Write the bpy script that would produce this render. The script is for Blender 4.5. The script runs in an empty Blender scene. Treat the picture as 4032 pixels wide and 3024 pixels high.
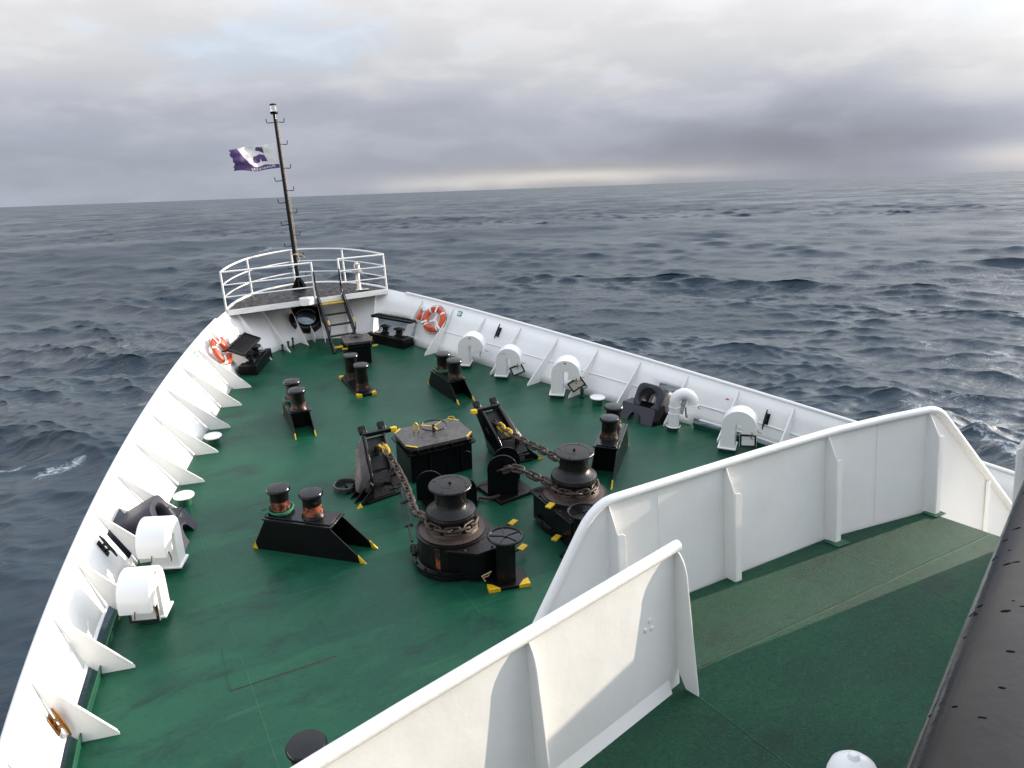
import bpy, bmesh, math, random
import numpy as np
from mathutils import Matrix, Vector
random.seed(7); rng = np.random.default_rng(11)
PI = math.pi; R_ = math.radians
SC = bpy.context.scene
COL = SC.collection

# ------------------------------------------------------------------ ship frame (X starboard, Y bow, Z up) and camera
CAM = Vector((-5.28211349, 6.456738, 7.73851014)); YAW, PITCH, ROLL = R_(27.92978076), R_(14.03956779), R_(-4.5802311)
FPX = 3029.753
UP = Vector((0.03618551, -0.02326752, 0.99907419)).normalized()
Mq = UP.rotation_difference(Vector((0, 0, 1))).to_matrix().to_4x4()
SHIP = Matrix.Translation((0, 0, 4.9)) @ Mq            # ship frame -> world (sea level z = 0)
cy, sy, cp, sp = math.cos(YAW), math.sin(YAW), math.cos(PITCH), math.sin(PITCH)
f = Vector((sy*cp, cy*cp, -sp)); r = Vector((cy, -sy, 0)); u = r.cross(f)
cr, sr = math.cos(ROLL), math.sin(ROLL)
r2, u2 = cr*r + sr*u, -sr*r + cr*u
CM = Matrix((( r2.x, u2.x, -f.x, CAM.x), (r2.y, u2.y, -f.y, CAM.y), (r2.z, u2.z, -f.z, CAM.z), (0, 0, 0, 1)))
cam = bpy.data.cameras.new('camera'); co = bpy.data.objects.new('camera', cam); COL.objects.link(co)
cam.sensor_width = 36; cam.lens = FPX/4032*36; cam.clip_start = 0.05; cam.clip_end = 60000
WCAM = SHIP @ CM; co.matrix_world = WCAM; SC.camera = co
SC.view_settings.view_transform = 'Standard'; SC.view_settings.look = 'None'; SC.view_settings.exposure = 0.42; SC.view_settings.gamma = 1
fw = -(WCAM.to_3x3().col[2]); HEAD = math.atan2(fw.x, fw.y)       # camera heading, clockwise from +Y

# ------------------------------------------------------------------ sun and sky
SUN_AZ, SUN_EL = R_(93.6), R_(8.8)
sd = SHIP.to_3x3() @ Vector((math.cos(SUN_EL)*math.sin(SUN_AZ), math.cos(SUN_EL)*math.cos(SUN_AZ), math.sin(SUN_EL)))
sl = bpy.data.lights.new('sun', 'SUN'); sl.energy = 5.0; sl.angle = R_(0.6); sl.color = (1.0, 0.86, 0.69)
so = bpy.data.objects.new('sun', sl); COL.objects.link(so); so.rotation_euler = sd.to_track_quat('Z', 'Y').to_euler()

class V:                                   # tiny node-math wrapper
    def __init__(s, nt, k): s.nt, s.k = nt, k
    def op(s, o, b=None, c=None):
        n = s.nt.nodes.new('ShaderNodeMath'); n.operation = o
        for i, x in enumerate((s, b, c)):
            if x is None: continue
            if isinstance(x, V): s.nt.links.new(x.k, n.inputs[i])
            else: n.inputs[i].default_value = x
        return V(s.nt, n.outputs[0])
    def __add__(s, o): return s.op('ADD', o)
    __radd__ = __add__
    def __sub__(s, o): return s.op('SUBTRACT', o)
    def __rsub__(s, o): return (s*-1.0) + o
    def __mul__(s, o): return s.op('MULTIPLY', o)
    __rmul__ = __mul__
    def __truediv__(s, o): return s.op('DIVIDE', o)
    def gauss(s, m, w): d = (s - m)/w; return (d*d*-0.5).op('EXPONENT')
    def step(s, a, b, lo=0., hi=1.):
        n = s.nt.nodes.new('ShaderNodeMapRange'); n.interpolation_type = 'SMOOTHSTEP'
        s.nt.links.new(s.k, n.inputs[0]); n.inputs[1].default_value = a; n.inputs[2].default_value = b; n.inputs[3].default_value = lo; n.inputs[4].default_value = hi
        return V(s.nt, n.outputs[0])
def xyz(nt, x, y, z):
    n = nt.nodes.new('ShaderNodeCombineXYZ')
    for i, q in enumerate((x, y, z)):
        if isinstance(q, V): nt.links.new(q.k, n.inputs[i])
        else: n.inputs[i].default_value = q
    return n.outputs[0]
def noise(nt, vec, scale, detail=4., rough=.5, dist=0.):
    n = nt.nodes.new('ShaderNodeTexNoise'); n.inputs['Scale'].default_value = scale; n.inputs['Detail'].default_value = detail
    n.inputs['Roughness'].default_value = rough; n.inputs['Distortion'].default_value = dist
    if vec is not None: nt.links.new(vec, n.inputs['Vector'])
    return V(nt, n.outputs[0])

W = bpy.data.worlds.new('World'); SC.world = W; W.use_nodes = True
nt = W.node_tree; nt.nodes.clear()
out = nt.nodes.new('ShaderNodeOutputWorld'); bg = nt.nodes.new('ShaderNodeBackground'); nt.links.new(bg.outputs[0], out.inputs[0])
tc = nt.nodes.new('ShaderNodeTexCoord'); sx = nt.nodes.new('ShaderNodeSeparateXYZ'); nt.links.new(tc.outputs['Generated'], sx.inputs[0])
dx, dy, dz = [V(nt, sx.outputs[i]) for i in range(3)]
sH, cH = math.sin(HEAD), math.cos(HEAD)
xr = dx*cH - dy*sH; yr = dx*sH + dy*cH
A = xr.op('ARCTAN2', yr)*(1/R_(33.7))                    # -1..1 across the photograph
EL = dz.op('ARCSINE')*(180/PI)                           # degrees above the horizon
pv = xyz(nt, A*2.2, EL*0.16, 0.0)
n1 = noise(nt, pv, 1.1, 6, .55) - .5
n2 = noise(nt, xyz(nt, A*3.6, EL*0.36, 3.7), 1.3, 5, .5, .3) - .5
n4 = noise(nt, xyz(nt, A*8.0, EL*.42, 5.2), 1.2, 5, .5, .2) - .5
n3 = noise(nt, xyz(nt, A*1.2, EL*0.10, 8.1), 1.7, 5, .5) - .5
Ew = EL + n1*3.2 + n2*1.2
L = Ew.step(1.6, 9.5, .40, .64) + Ew.step(7., 15., 0., .17) + EL.step(16., 50., 0., .42) 
L = L + EL.gauss(0.3, 1.1)*A.step(-.05, -.9, .0, .03)                                      # paler haze low on the left
L = L - (EL + n2*1.2).gauss(1.0, 1.1)*A.gauss(.62, .17)*.07
L = L + (EL + n2*.9).gauss(0.60, .34)*(A + n1*.5).gauss(.12, .22)*.25                      # bright slot under the cloud base
L = L + (EL + n2*.6).gauss(0.9, .7)*A.step(.78, 1.1, 0., .38)
bank = (A + n1*.2 - EL*.03).step(-.05, .5)*(EL + n1*1.5 + n2).step(.9, 2.6)*(EL - A*4.5 + n1*4 + n2*2.).step(5.5, .5)
L = L - bank*.055
L = L - (EL + n2*1.5).gauss(3.2, 1.3)*(A + n1*.4).gauss(.48, .42)*.05
L = L - (EL + n2*1.5).gauss(5.6, .8)*(A + n1*.4).gauss(-.55, .3)*.06
puff = (n2*1.6 + n1*.8 + n4*.9).step(-.10, .26) - .5
L = L + n3*.16 + n2*.07 + puff*EL.step(2.5, 8., .02, .045)
hole = (n3*1.2 + n2*.8 + (EL).gauss(9.5, 2.2)*A.gauss(-.45, .28)*.5).step(.22, .5)*EL.step(4., 9.)
sdot = dx*sd.x + dy*sd.y + dz*sd.z
L = L + sdot.step(.84, 1.0)*2.6*EL.step(3., 12.) + sdot.step(.25, .92)*.60*EL.step(7., 24.)                                      # thin bright cloud round the sun
L = L + A.gauss(1.95, .46)*EL.step(.5, 5.)*EL.step(42., 14.)*2.3
L = L.op('MAXIMUM', .05)
L = L*EL.step(-1.0, 0.0, .25, 1.)
def mixc(fac, a, b):
    n = nt.nodes.new('ShaderNodeMix'); n.data_type = 'RGBA'
    if isinstance(fac, V): nt.links.new(fac.k, n.inputs[0])
    else: n.inputs[0].default_value = fac
    for s_, q in ((6, a), (7, b)):
        if isinstance(q, tuple): n.inputs[s_].default_value = (*q, 1)
        else: nt.links.new(q, n.inputs[s_])
    return n.outputs[2]
tint = mixc(L.step(.36, .74), (.91, .96, 1.135), (.985, .985, 1.0))
tint = mixc(EL.gauss(.7, .6)*(A.gauss(.12, .25) + A.step(.8, 1.1)), tint, (1.05, 1.0, .95))
tint = mixc(EL.step(7, 1)*A.step(-.1, -.9), tint, (.89, .985, 1.15))
tint = mixc(sdot.step(.84, 1.0), tint, (1.06, .98, .90))
tint = mixc(EL.step(14, 45), tint, (.90, .98, 1.12))
tint = mixc(hole*.7, tint, (.84, .97, 1.16))
cl = nt.nodes.new('ShaderNodeVectorMath'); cl.operation = 'SCALE'; nt.links.new(tint, cl.inputs[0]); nt.links.new(L.k, cl.inputs['Scale'])
sky = nt.nodes.new('ShaderNodeTexSky'); sky.sky_type = 'NISHITA'; sky.sun_disc = False
sky.sun_elevation = math.asin(sd.z); sky.sun_rotation = math.atan2(sd.x, sd.y)
s2 = nt.nodes.new('ShaderNodeVectorMath'); s2.operation = 'SCALE'; nt.links.new(sky.outputs[0], s2.inputs[0]); s2.inputs['Scale'].default_value = .16
c2 = nt.nodes.new('ShaderNodeVectorMath'); c2.operation = 'SCALE'; nt.links.new(cl.outputs[0], c2.inputs[0]); c2.inputs['Scale'].default_value = 10.
mx = nt.nodes.new('ShaderNodeMix'); mx.data_type = 'RGBA'; mx.inputs[0].default_value = .95
nt.links.new(s2.outputs[0], mx.inputs[6]); nt.links.new(c2.outputs[0], mx.inputs[7])
nt.links.new(mx.outputs[2], bg.inputs[0]); bg.inputs[1].default_value = 0.085

# ------------------------------------------------------------------ materials
MATS = {}
def mat(name, col, rough=.5, var=.0, vscale=3., bump=.0, bscale=40., metal=0., coat=0., spec=.5, buckle=0., rvar=0., rust=None, rscale=4., rthr=.62, col2=None):
    m = bpy.data.materials.new(name); m.use_nodes = True; t = m.node_tree; b = t.nodes['Principled BSDF']
    b.inputs['Metallic'].default_value = metal; b.inputs['Specular IOR Level'].default_value = spec; b.inputs['Roughness'].default_value = rough; b.inputs['Coat Weight'].default_value = coat; b.inputs['Coat Roughness'].default_value = .12
    c = t.nodes.new('ShaderNodeTexCoord'); ob = c.outputs['Object']
    def mix(fac, a, bb):
        n = t.nodes.new('ShaderNodeMix'); n.data_type = 'RGBA'; t.links.new(fac.k, n.inputs[0])
        for s_, q in ((6, a), (7, bb)):
            if isinstance(q, tuple): n.inputs[s_].default_value = (*q, 1)
            else: t.links.new(q, n.inputs[s_])
        return n.outputs[2]
    cs = col
    if var or col2:
        n = noise(t, ob, vscale, 6, .62)
        d = col2 or tuple(x*(1-var) for x in col)
        cs = mix(n.step(.32, .68), col, d)
    if rust:
        n = noise(t, ob, rscale, 8, .68, .3); k = n.step(rthr, rthr+.1)
        cs = mix(k, cs, rust)
        t.links.new((k*.35 + rough).k, b.inputs['Roughness'])
    elif rvar:
        n = noise(t, ob, vscale*1.7, 5, .6)
        t.links.new(n.step(.3, .7, max(.03, rough-rvar), min(1, rough+rvar)).k, b.inputs['Roughness'])
    if isinstance(cs, tuple): b.inputs['Base Color'].default_value = (*cs, 1)
    else: t.links.new(cs, b.inputs['Base Color'])
    if bump:
        n = noise(t, ob, bscale, 5, .6); bp = t.nodes.new('ShaderNodeBump'); bp.inputs['Strength'].default_value = bump; bp.inputs['Distance'].default_value = .01
        hh = n + noise(t, ob, 1.6, 2, .5)*(buckle*6.) if buckle else n
        t.links.new(hh.k, bp.inputs['Height']); t.links.new(bp.outputs[0], b.inputs['Normal'])
    MATS[name] = m; return m
mat('white_paint', (.80, .80, .79), .38, bump=.25, bscale=9, col2=(.76, .76, .745), vscale=1.3, rust=(.64, .61, .54), rscale=2.4, rthr=.76, buckle=1.0)
mat('white_gloss', (.82, .82, .81), .25, bump=.15, bscale=14, rust=(.55, .47, .36), rscale=6, rthr=.74)
mat('white_rail', (.80, .80, .79), .35, bump=.35, bscale=30, rust=(.6, .55, .46), rscale=5, rthr=.76)
mat('black_paint', (.0034, .0034, .0042), .30, spec=.22, bump=.35, bscale=22, rust=(.035, .018, .010), rscale=3.2, rthr=.66)
mat('black_gloss', (.0045, .0045, .0058), .17, spec=.42, bump=.3, bscale=18, rust=(.03, .016, .010), rscale=5, rthr=.7)
mat('black_rusty', (.0045, .0040, .0042), .28, spec=.32, bump=.8, bscale=26, rust=(.075, .026, .011), rscale=6.5, rthr=.60)
mat('rusty_red', (.26, .058, .018), .6, bump=.6, bscale=30, rust=(.012, .008, .007), rscale=9, rthr=.47)
mat('black_worn', (.012, .009, .008), .4, bump=.8, bscale=26, rust=(.20, .055, .018), rscale=10, rthr=.50)
mat('chain_rust', (.062, .038, .029), .55, bump=.7, bscale=40, col2=(.035, .026, .022), vscale=9)
mat('rust_brown', (.055, .025, .013), .42, bump=.8, bscale=25, col2=(.022, .013, .009), vscale=6)
mat('navy_cast', (.034, .034, .050), .45, spec=.35, bump=.5, bscale=30, rust=(.05, .03, .02), rscale=6, rthr=.75)
mat('dark_plate', (.075, .066, .060), .3, bump=.35, bscale=24, col2=(.045, .040, .038), vscale=7, rvar=.12)
mat('platform_top', (.030, .025, .025), .42, spec=.25, bump=.4, bscale=20, col2=(.009, .008, .009), vscale=5, rvar=.2)
mat('yellow', (.72, .46, .012), .45, var=.35, vscale=18, bump=.2, bscale=30, rust=(.20, .09, .02), rscale=14, rthr=.68)
mat('orange', (.72, .085, .018), .42, var=.2, vscale=6, bump=.1)
mat('tape', (.78, .80, .80), .3)
mat('black_ink', (.012, .012, .014), .6)
mat('red_ink', (.45, .012, .02), .5)
mat('green_sign', (.0, .25, .11), .4)
mat('green_rope', (.006, .16, .075), .7, bump=1., bscale=90)
mat('tan_rope', (.55, .42, .24), .8, bump=.8, bscale=80)
mat('green_trim', (.010, .085, .048), .42, bump=.3, bscale=20, var=.3)
mat('valve_green', (.006, .035, .026), .4)
mat('dirty_white', (.58, .53, .44), .6, bump=.6, bscale=30, rust=(.20, .15, .09), rscale=14, rthr=.56)
mat('gasket', (.012, .011, .011), .6)
mat('dent_dark', (.003, .003, .003), .7, spec=.05)
mat('purple_cloth', (.105, .060, .20), .75, var=.25, vscale=3)
mat('white_cloth', (.74, .73, .72), .75)
mat('brass', (.26, .12, .03), .3, metal=.7, var=.4, vscale=9)
mat('bell_metal', (.33, .30, .27), .35, metal=.5)
mat('handrail', (.010, .0078, .0074), .20, bump=.15, bscale=16, coat=.08, spec=.24, col2=(.020, .015, .014), vscale=6, rvar=.1)
mat('hull_paint', (.02, .025, .06), .4)
m = mat('lamp_glass', (.9, .9, .9), .05); m.node_tree.nodes['Principled BSDF'].inputs['Transmission Weight'].default_value = .85

def deck_mat(name, grit):
    m = bpy.data.materials.new(name); m.use_nodes = True; t = m.node_tree; b = t.nodes['Principled BSDF']
    c = t.nodes.new('ShaderNodeTexCoord'); ob = c.outputs['Object']
    sx = t.nodes.new('ShaderNodeSeparateXYZ'); t.links.new(ob, sx.inputs[0]); X, Y = V(t, sx.outputs[0]), V(t, sx.outputs[1])
    def mix(fac, a, bb):
        n = t.nodes.new('ShaderNodeMix'); n.data_type = 'RGBA'; t.links.new(fac.k, n.inputs[0])
        for s_, q in ((6, a), (7, bb)):
            if isinstance(q, tuple): n.inputs[s_].default_value = (*q, 1)
            else: t.links.new(q, n.inputs[s_])
        return n.outputs[2]
    sm = xyz(t, X*.6, Y*1.3, 0.)                       # scuffs drawn out athwartships
    n1 = noise(t, ob, .55, 6, .6); n2 = noise(t, sm, 1.6, 8, .68, .6); n3 = noise(t, ob, 6., 7, .7); n4 = noise(t, ob, 1.1, 9, .72, .8)
    cs = mix(n1.step(.35, .65), (.0048, .072, .036), (.0036, .052, .030))
    cs = mix(n2.step(.50, .70)*.6, cs, (.016, .088, .044))
    cs = mix(n2.step(.48, .32)*.7, cs, (.0030, .024, .017))
    cs = mix(n4.step(.70, .80)*.8, cs, (.055, .030, .014))
    cs = mix(n3.step(.66, .78)*.35, cs, (.05, .085, .05))
    # weld seams between the deck plates
    wx = noise(t, ob, 1.5, 2, .5)*.03
    def seam(q, period, off, w=.012):
        mm = (q + wx + off).op('PINGPONG', period/2.); return mm.step(w, w*.35)
    s = seam(X, 3.1, 1.35).op('MAXIMUM', seam(Y, 2.35, .55)*noise(t, ob, .35, 1).step(.47, .5))
    sc = noise(t, xyz(t, X*.30, Y*5., 2.), 1.4, 6, .6, .5)
    cs = mix(sc.step(.60, .68)*n1.step(.40, .62)*.55, cs, (.022, .105, .052))
    cs = mix(s*n2.step(.38, .60)*.42, cs, (.030, .115, .060))
    n5 = noise(t, ob, 15., 8, .72); cs = mix(n5.step(.53, .70)*.40, cs, (.020, .085, .048)); cs = mix(n5.step(.46, .32)*.45, cs, (.0030, .026, .019))
    gr = noise(t, ob, 34., 4, .7)
    cs = mix(gr.step(.56, .66)*(.60 if grit else .16), cs, (.030, .125, .045))  # pale flecks; on the grit deck they put sun sparkle into the colour
    if grit: cs = mix(gr.step(.46, .36)*.6, cs, (.0025, .022, .014))
    t.links.new(cs, b.inputs['Base Color'])
    t.links.new((n1*.25 + n2*.25 + (.16 if not grit else .30)).k, b.inputs['Roughness'])
    b.inputs['Specular IOR Level'].default_value = .22 if grit else .28
    bp = t.nodes.new('ShaderNodeBump'); bp.inputs['Strength'].default_value = .6 if not grit else 1.0; bp.inputs['Distance'].default_value = .006 if not grit else .028
    g = noise(t, ob, 75. if grit else 30., 4, .7)
    t.links.new((g*(1.0 if grit else .35) + noise(t, ob, 3., 4)*1.2 + s*.5).k, bp.inputs['Height']); t.links.new(bp.outputs[0], b.inputs['Normal'])
    MATS[name] = m
deck_mat('green_deck', False); deck_mat('green_grit', True)

# ------------------------------------------------------------------ mesh helpers
def rot(a, ax): return Matrix.Rotation(a, 4, ax)
def T_(x, y, z): return Matrix.Translation((x, y, z))
SPLIT = {'corner_marking', 'inner_web', 'bracket', 'rib', 'dent', 'weld_ring', 'stud', 'wing_nut', 'edge_marking', 'lift_handle', 'buttress', 'halyard', 'hook', 'leg', 'shackle', 'screw', 'dog_clip', 'spoke', 'side_web', 'stringer', 'chain_pocket'}
class MB:
    def __init__(s): s.v, s.f = [], []
    def add(s, vs, fs, M=None):
        o = len(s.v); s.v += [tuple(M @ Vector(p)) if M is not None else tuple(p) for p in vs]; s.f += [tuple(i+o for i in q) for q in fs]; return s
    def box(s, c, d, M=None):
        x, y, z = c; a, b, e = d[0]/2, d[1]/2, d[2]/2
        vs = [(x+i*a, y+j*b, z+k*e) for i in (-1, 1) for j in (-1, 1) for k in (-1, 1)]
        return s.add(vs, [(0,1,3,2), (4,6,7,5), (0,4,5,1), (2,3,7,6), (0,2,6,4), (1,5,7,3)], M)
    def loft(s, rings, caps=(True, True), closed=False, M=None):
        n = len(rings[0]); vs = [p for g in rings for p in g]; fs = []
        m = len(rings)
        for i in range(m if closed else m-1):
            for j in range(n): fs.append((i*n+j, i*n+(j+1) % n, ((i+1) % m)*n+(j+1) % n, ((i+1) % m)*n+j))
        if not closed:
            if caps[0]: fs.append(tuple(range(n))[::-1])
            if caps[1]: fs.append(tuple((m-1)*n+j for j in range(n)))
        return s.add(vs, fs, M)
    def lathe(s, prof, n=28, M=None, caps=(True, True)):
        return s.loft([[(rr*math.cos(2*PI*j/n), rr*math.sin(2*PI*j/n), z) for j in range(n)] for rr, z in prof], caps, M=M)
    def prism(s, poly, z0, z1, M=None):
        return s.loft([[(x, y, z0) for x, y in poly], [(x, y, z1) for x, y in poly]], M=M)
    def tube(s, pts, rad, n=8, closed=False, M=None):
        P = [Vector(p) for p in pts]; m = len(P); rings = []
        up = None
        for i in range(m):
            a = P[(i-1) % m] if (closed or i > 0) else P[i]; b = P[(i+1) % m] if (closed or i < m-1) else P[i]
            t = (b-a).normalized()
            if up is None: up = t.orthogonal().normalized()
            up = (up - t*up.dot(t)).normalized(); w = t.cross(up)
            rr = rad[i] if isinstance(rad, (list, tuple)) else rad
            rings.append([P[i] + (up*math.cos(2*PI*j/n) + w*math.sin(2*PI*j/n))*rr for j in range(n)])
        return s.loft(rings, closed=closed, M=M)
    def torus(s, R, rr, n=32, k=10, M=None, sq=1.0):
        return s.loft([[((R+rr*math.cos(b))*math.cos(a), (R+rr*math.cos(b))*math.sin(a), rr*sq*math.sin(b)) for b in [2*PI*j/k for j in range(k)]] for a in [2*PI*i/n for i in range(n)]], closed=True, M=M)
    def plate(s, poly, th):                               # 3d polygon thickened along th
        th = Vector(th); return s.loft([[Vector(p)-th/2 for p in poly], [Vector(p)+th/2 for p in poly]])
    def strip(s, A, B, th=None):                           # quad strip between polylines
        n = len(A); vs = list(A)+list(B); return s.add(vs, [(i, i+1, n+i+1, n+i) for i in range(n-1)])
    def bar(s, p, q, w, h, up=(0, 0, 1)):
        p, q = Vector(p), Vector(q); d = (q-p).normalized(); up = Vector(up); a = d.cross(up).normalized(); b = a.cross(d)
        return s.loft([[c + a*w/2*i + b*h/2*j for i, j in ((-1,-1), (1,-1), (1,1), (-1,1))] for c in (p, q)])
    def islands(s):
        par = list(range(len(s.v)))
        def fd(i):
            while par[i] != i: par[i] = par[par[i]]; i = par[i]
            return i
        for q in s.f:
            for i in q[1:]: par[fd(i)] = fd(q[0])
        gr = {}
        for q in s.f: gr.setdefault(fd(q[0]), []).append(q)
        out = []
        for fs in gr.values():
            mp = {}; m = MB()
            for q in fs:
                for i in q:
                    if i not in mp: mp[i] = len(m.v); m.v.append(s.v[i])
                m.f.append(tuple(mp[i] for i in q))
            out.append(m)
        return out
    def build(s, name, m, parent=None, bevel=0., smooth=38, solid=0., seg=2):
        if name in SPLIT:
            isl = s.islands()
            if len(isl) > 1: return [q.build1(name, m, parent, bevel, smooth, solid, seg) for q in isl][0]
        return s.build1(name, m, parent, bevel, smooth, solid, seg)
    def build1(s, name, m, parent=None, bevel=0., smooth=38, solid=0., seg=2):
        me = bpy.data.meshes.new(name); bm = bmesh.new()
        bv = [bm.verts.new(p) for p in s.v]
        for q in s.f:
            try: bm.faces.new([bv[i] for i in q])
            except ValueError: pass
        bmesh.ops.recalc_face_normals(bm, faces=bm.faces)
        for e in bm.edges:
            e.smooth = not (len(e.link_faces) == 2 and e.calc_face_angle(0) > R_(smooth))
        for q in bm.faces: q.smooth = True
        bm.to_mesh(me); bm.free()
        o = bpy.data.objects.new(name, me); COL.objects.link(o)
        me.materials.append(MATS[m] if isinstance(m, str) else m)
        if parent: o.parent = parent
        if solid:
            q = o.modifiers.new('solidify', 'SOLIDIFY'); q.thickness = solid; q.offset = 0
        if bevel:
            q = o.modifiers.new('bevel', 'BEVEL'); q.width = bevel; q.segments = seg; q.limit_method = 'ANGLE'; q.angle_limit = R_(40); q.harden_normals = False
        return o
TOPS = []
def thing(name, label, cat, M=None, group=None):
    o = bpy.data.objects.new(name, None); COL.objects.link(o); o.empty_display_size = .2
    if M is not None: o.matrix_world = M
    return tag(o, label, cat, group)
def tag(o, label, cat, group=None):
    o['label'] = label; o['category'] = cat
    if group: o['group'] = group
    TOPS.append(o); return o
def struct(o): o['kind'] = 'structure'; TOPS.append(o); return o
def copy_thing(src, M, label):
    c = src.copy(); COL.objects.link(c); c.matrix_world = M; c['label'] = label; TOPS.append(c)
    for ch in [x for x in bpy.data.objects if x.parent == src]:
        d = ch.copy(); COL.objects.link(d); d.parent = c
        for g in [x for x in bpy.data.objects if x.parent == ch]:
            e = g.copy(); COL.objects.link(e); e.parent = d
    return c
def text_mesh(s, size, ext=.001):
    cu = bpy.data.curves.new('t', 'FONT'); cu.body = s; cu.size = size; cu.extrude = ext; cu.align_x = 'CENTER'; cu.align_y = 'CENTER'; cu.resolution_u = 3
    o = bpy.data.objects.new('t', cu); COL.objects.link(o); bpy.context.view_layer.update()
    me = o.evaluated_get(bpy.context.evaluated_depsgraph_get()).to_mesh()
    vs = [tuple(v.co) for v in me.vertices]; fs = [tuple(p.vertices) for p in me.polygons]
    bpy.data.objects.remove(o); return vs, fs

# ------------------------------------------------------------------ hull lines
def poly(c, t):
    q = 0*t
    for a in c[::-1]: q = q*t + a
    return q
ZC = (2.98626861, 0.152512246, 0.00224980336)
XT = (5.01229504, -3.46961848, -1.46898566, -0.35567246, -0.32018982); ZT = (4.04373786, 1.7879928, 0.43208493, 0.01497108)
XD = (4.32745389, -3.94901957, -0.4863833, -0.05120406, -0.03824988)
def zd(y): return poly(ZC, y-22.)
def slope(y): return math.atan(ZC[1] + 2*ZC[2]*(y-22))
def smooth_interp(xs, ys, x): return float(np.interp(x, xs, ys))
def xdeck(y):
    if y >= 18.6: return poly(XD, (y-22)/10)
    return smooth_interp([6, 10, 12, 13, 14, 15.4, 16.25, 17.7, 18.6], [6.8, 6.8, 6.78, 6.74, 6.68, 6.47, 6.28, 5.95, poly(XD, -.34)], y)
def xtop(y): return poly(XT, (y-22)/10) if y > 11.8 else 7.05
def ztop(y): return poly(ZT, (y-22)/10)
# half-breadth stations: (deck point, top point), from aft to the stem
ST = [((xdeck(y), y, zd(y)), (xtop(y), y, ztop(y))) for y in np.concatenate([np.arange(6, 18.5, .5), np.arange(18.5, 26.6, .25)])]
ST += [((2.42, 26.75, zd(26.75)), (2.90, 26.9, 5.02)), ((2.2, 27.05, zd(27.05)), (2.62, 27.4, 5.13)), ((1.95, 27.4, zd(27.4)), (2.25, 27.97, 5.26)), ((1.70, 27.6, zd(27.6)), (2.06, 28.3, 5.33)), ((1.45, 27.76, zd(27.76)), (1.85, 28.58, 5.385)),
       ((1.2, 27.9, zd(27.9)), (1.60, 28.84, 5.435)), ((.95, 28.02, zd(28.02)), (1.35, 29.05, 5.48)), ((.7, 28.15, zd(28.15)), (.98, 29.25, 5.52)), ((.36, 28.31, zd(28.31)), (.5, 29.42, 5.555)), ((.2, 28.37, zd(28.37)), (.26, 29.48, 5.565)), ((0, 28.4, zd(28.4)), (0, 29.5, 5.57))]
def mir(p, s): return Vector((p[0]*s, p[1], p[2]))
def bul(s, y, k):
    """point, frame on the inner face of the bulwark: X right seen from inboard, Y up the plating, Z inboard"""
    a = Vector((s*xdeck(y), y, zd(y))); b = Vector((s*xtop(y), y, ztop(y)))
    a2 = Vector((s*xdeck(y+.1), y+.1, zd(y+.1))); b2 = Vector((s*xtop(y+.1), y+.1, ztop(y+.1)))
    p = a.lerp(b, k); tng = (a2.lerp(b2, k)-p).normalized(); upv = (b-a).normalized()
    X = tng*(-s); Z = X.cross(upv).normalized(); Y = Z.cross(X)
    return Matrix(((X.x, Y.x, Z.x, p.x), (X.y, Y.y, Z.y, p.y), (X.z, Y.z, Z.z, p.z), (0, 0, 0, 1)))
def deckM(x, y, rz=0., h=0.): return T_(x, y, zd(y)+h) @ rot(slope(y), 'X') @ rot(rz, 'Z')

# ------------------------------------------------------------------ decks and hull
mb = MB(); ys = [s_[0] for s_ in ST]
rows = [[(p[0]*t, p[1], zd(p[1])) for t in np.linspace(-1, 1, 15)] for p in ys[8:]]
for i in range(len(rows)-1): mb.strip(rows[i], rows[i+1])
deck = struct(mb.build('forecastle_deck', 'green_deck'))
mb = MB()
for (x0, y0, x1, y1, w) in ((-4.68, 15.5, -3.37, 16.38, 0),):
    P = [(-4.70, 15.52), (-3.39, 15.48), (-3.37, 16.35), (-4.65, 16.40)]
    mb.loft([[(x, y, zd(y)-.003) for x, y in P], [(x, y, zd(y)+.007) for x, y in P]])
mb.build('doubler_plate', 'green_deck', deck, .003)
mb = MB(); ln = [(-4.70, 15.505), (-4.3, 15.49), (-3.95, 15.485), (-3.62, 15.475), (-3.39, 15.465)]
mb.loft([[(x, y-w, zd(y)+.0005), (x, y+w, zd(y)+.0035)] for (x, y), w in zip(ln, (.004, .007, .013, .018, .006))], caps=(False, False)); mb.build('rust_streak', 'rust_brown', deck)
mb = MB()
for s in (-1, 1):                                        # outer shell down to the water
    for i in range(len(ST)-1):
        a, b = ST[i][0], ST[i+1][0]
        def ring(p):
            o = []
            for z, kx in ((p[2]-.012, 1.), (p[2]-1.2, .90), (p[2]-3.2, .72), (-7., .5)):
                o.append(Vector((s*p[0]*kx, p[1]*1. - (1-kx)*max(0, p[1]-18)*.55, z)))
            return o
        mb.strip(ring(a), ring(b))
struct(mb.build('hull', 'hull_paint'))

ZR = 3.4
FRONT = [(-1.37, 11.13), (-3.18, 10.69), (-4.09, 10.47), (-4.74, 10.3), (-6.3, 9.85)]
FAR = [(-1.40, 12.28), (-.3, 12.29), (.8, 12.29), (1.96, 12.26), (2.8, 12.16), (3.5, 12.03)]
dk = [(-6.6, 9.78), (-6.6, 5.0), (3.42, 5.0), (3.44, 12.0), (1.9, 12.24), (-1.38, 12.26), (-1.38, 11.14), (-3.18, 10.68), (-4.74, 10.29)]
mb = MB(); mb.prism(dk, ZR-.09, ZR); struct(mb.build('raised_deck', 'green_grit', bevel=.01))
mb = MB(); ins = [(x*.985-.02, y-.12) for x, y in dk]; mb.prism(ins, .4, ZR-.092)
tag(mb.build('bulkhead', 'white_paint'), 'white steel bulkhead carrying the raised green deck behind the breakwater', 'bulkhead')

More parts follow.
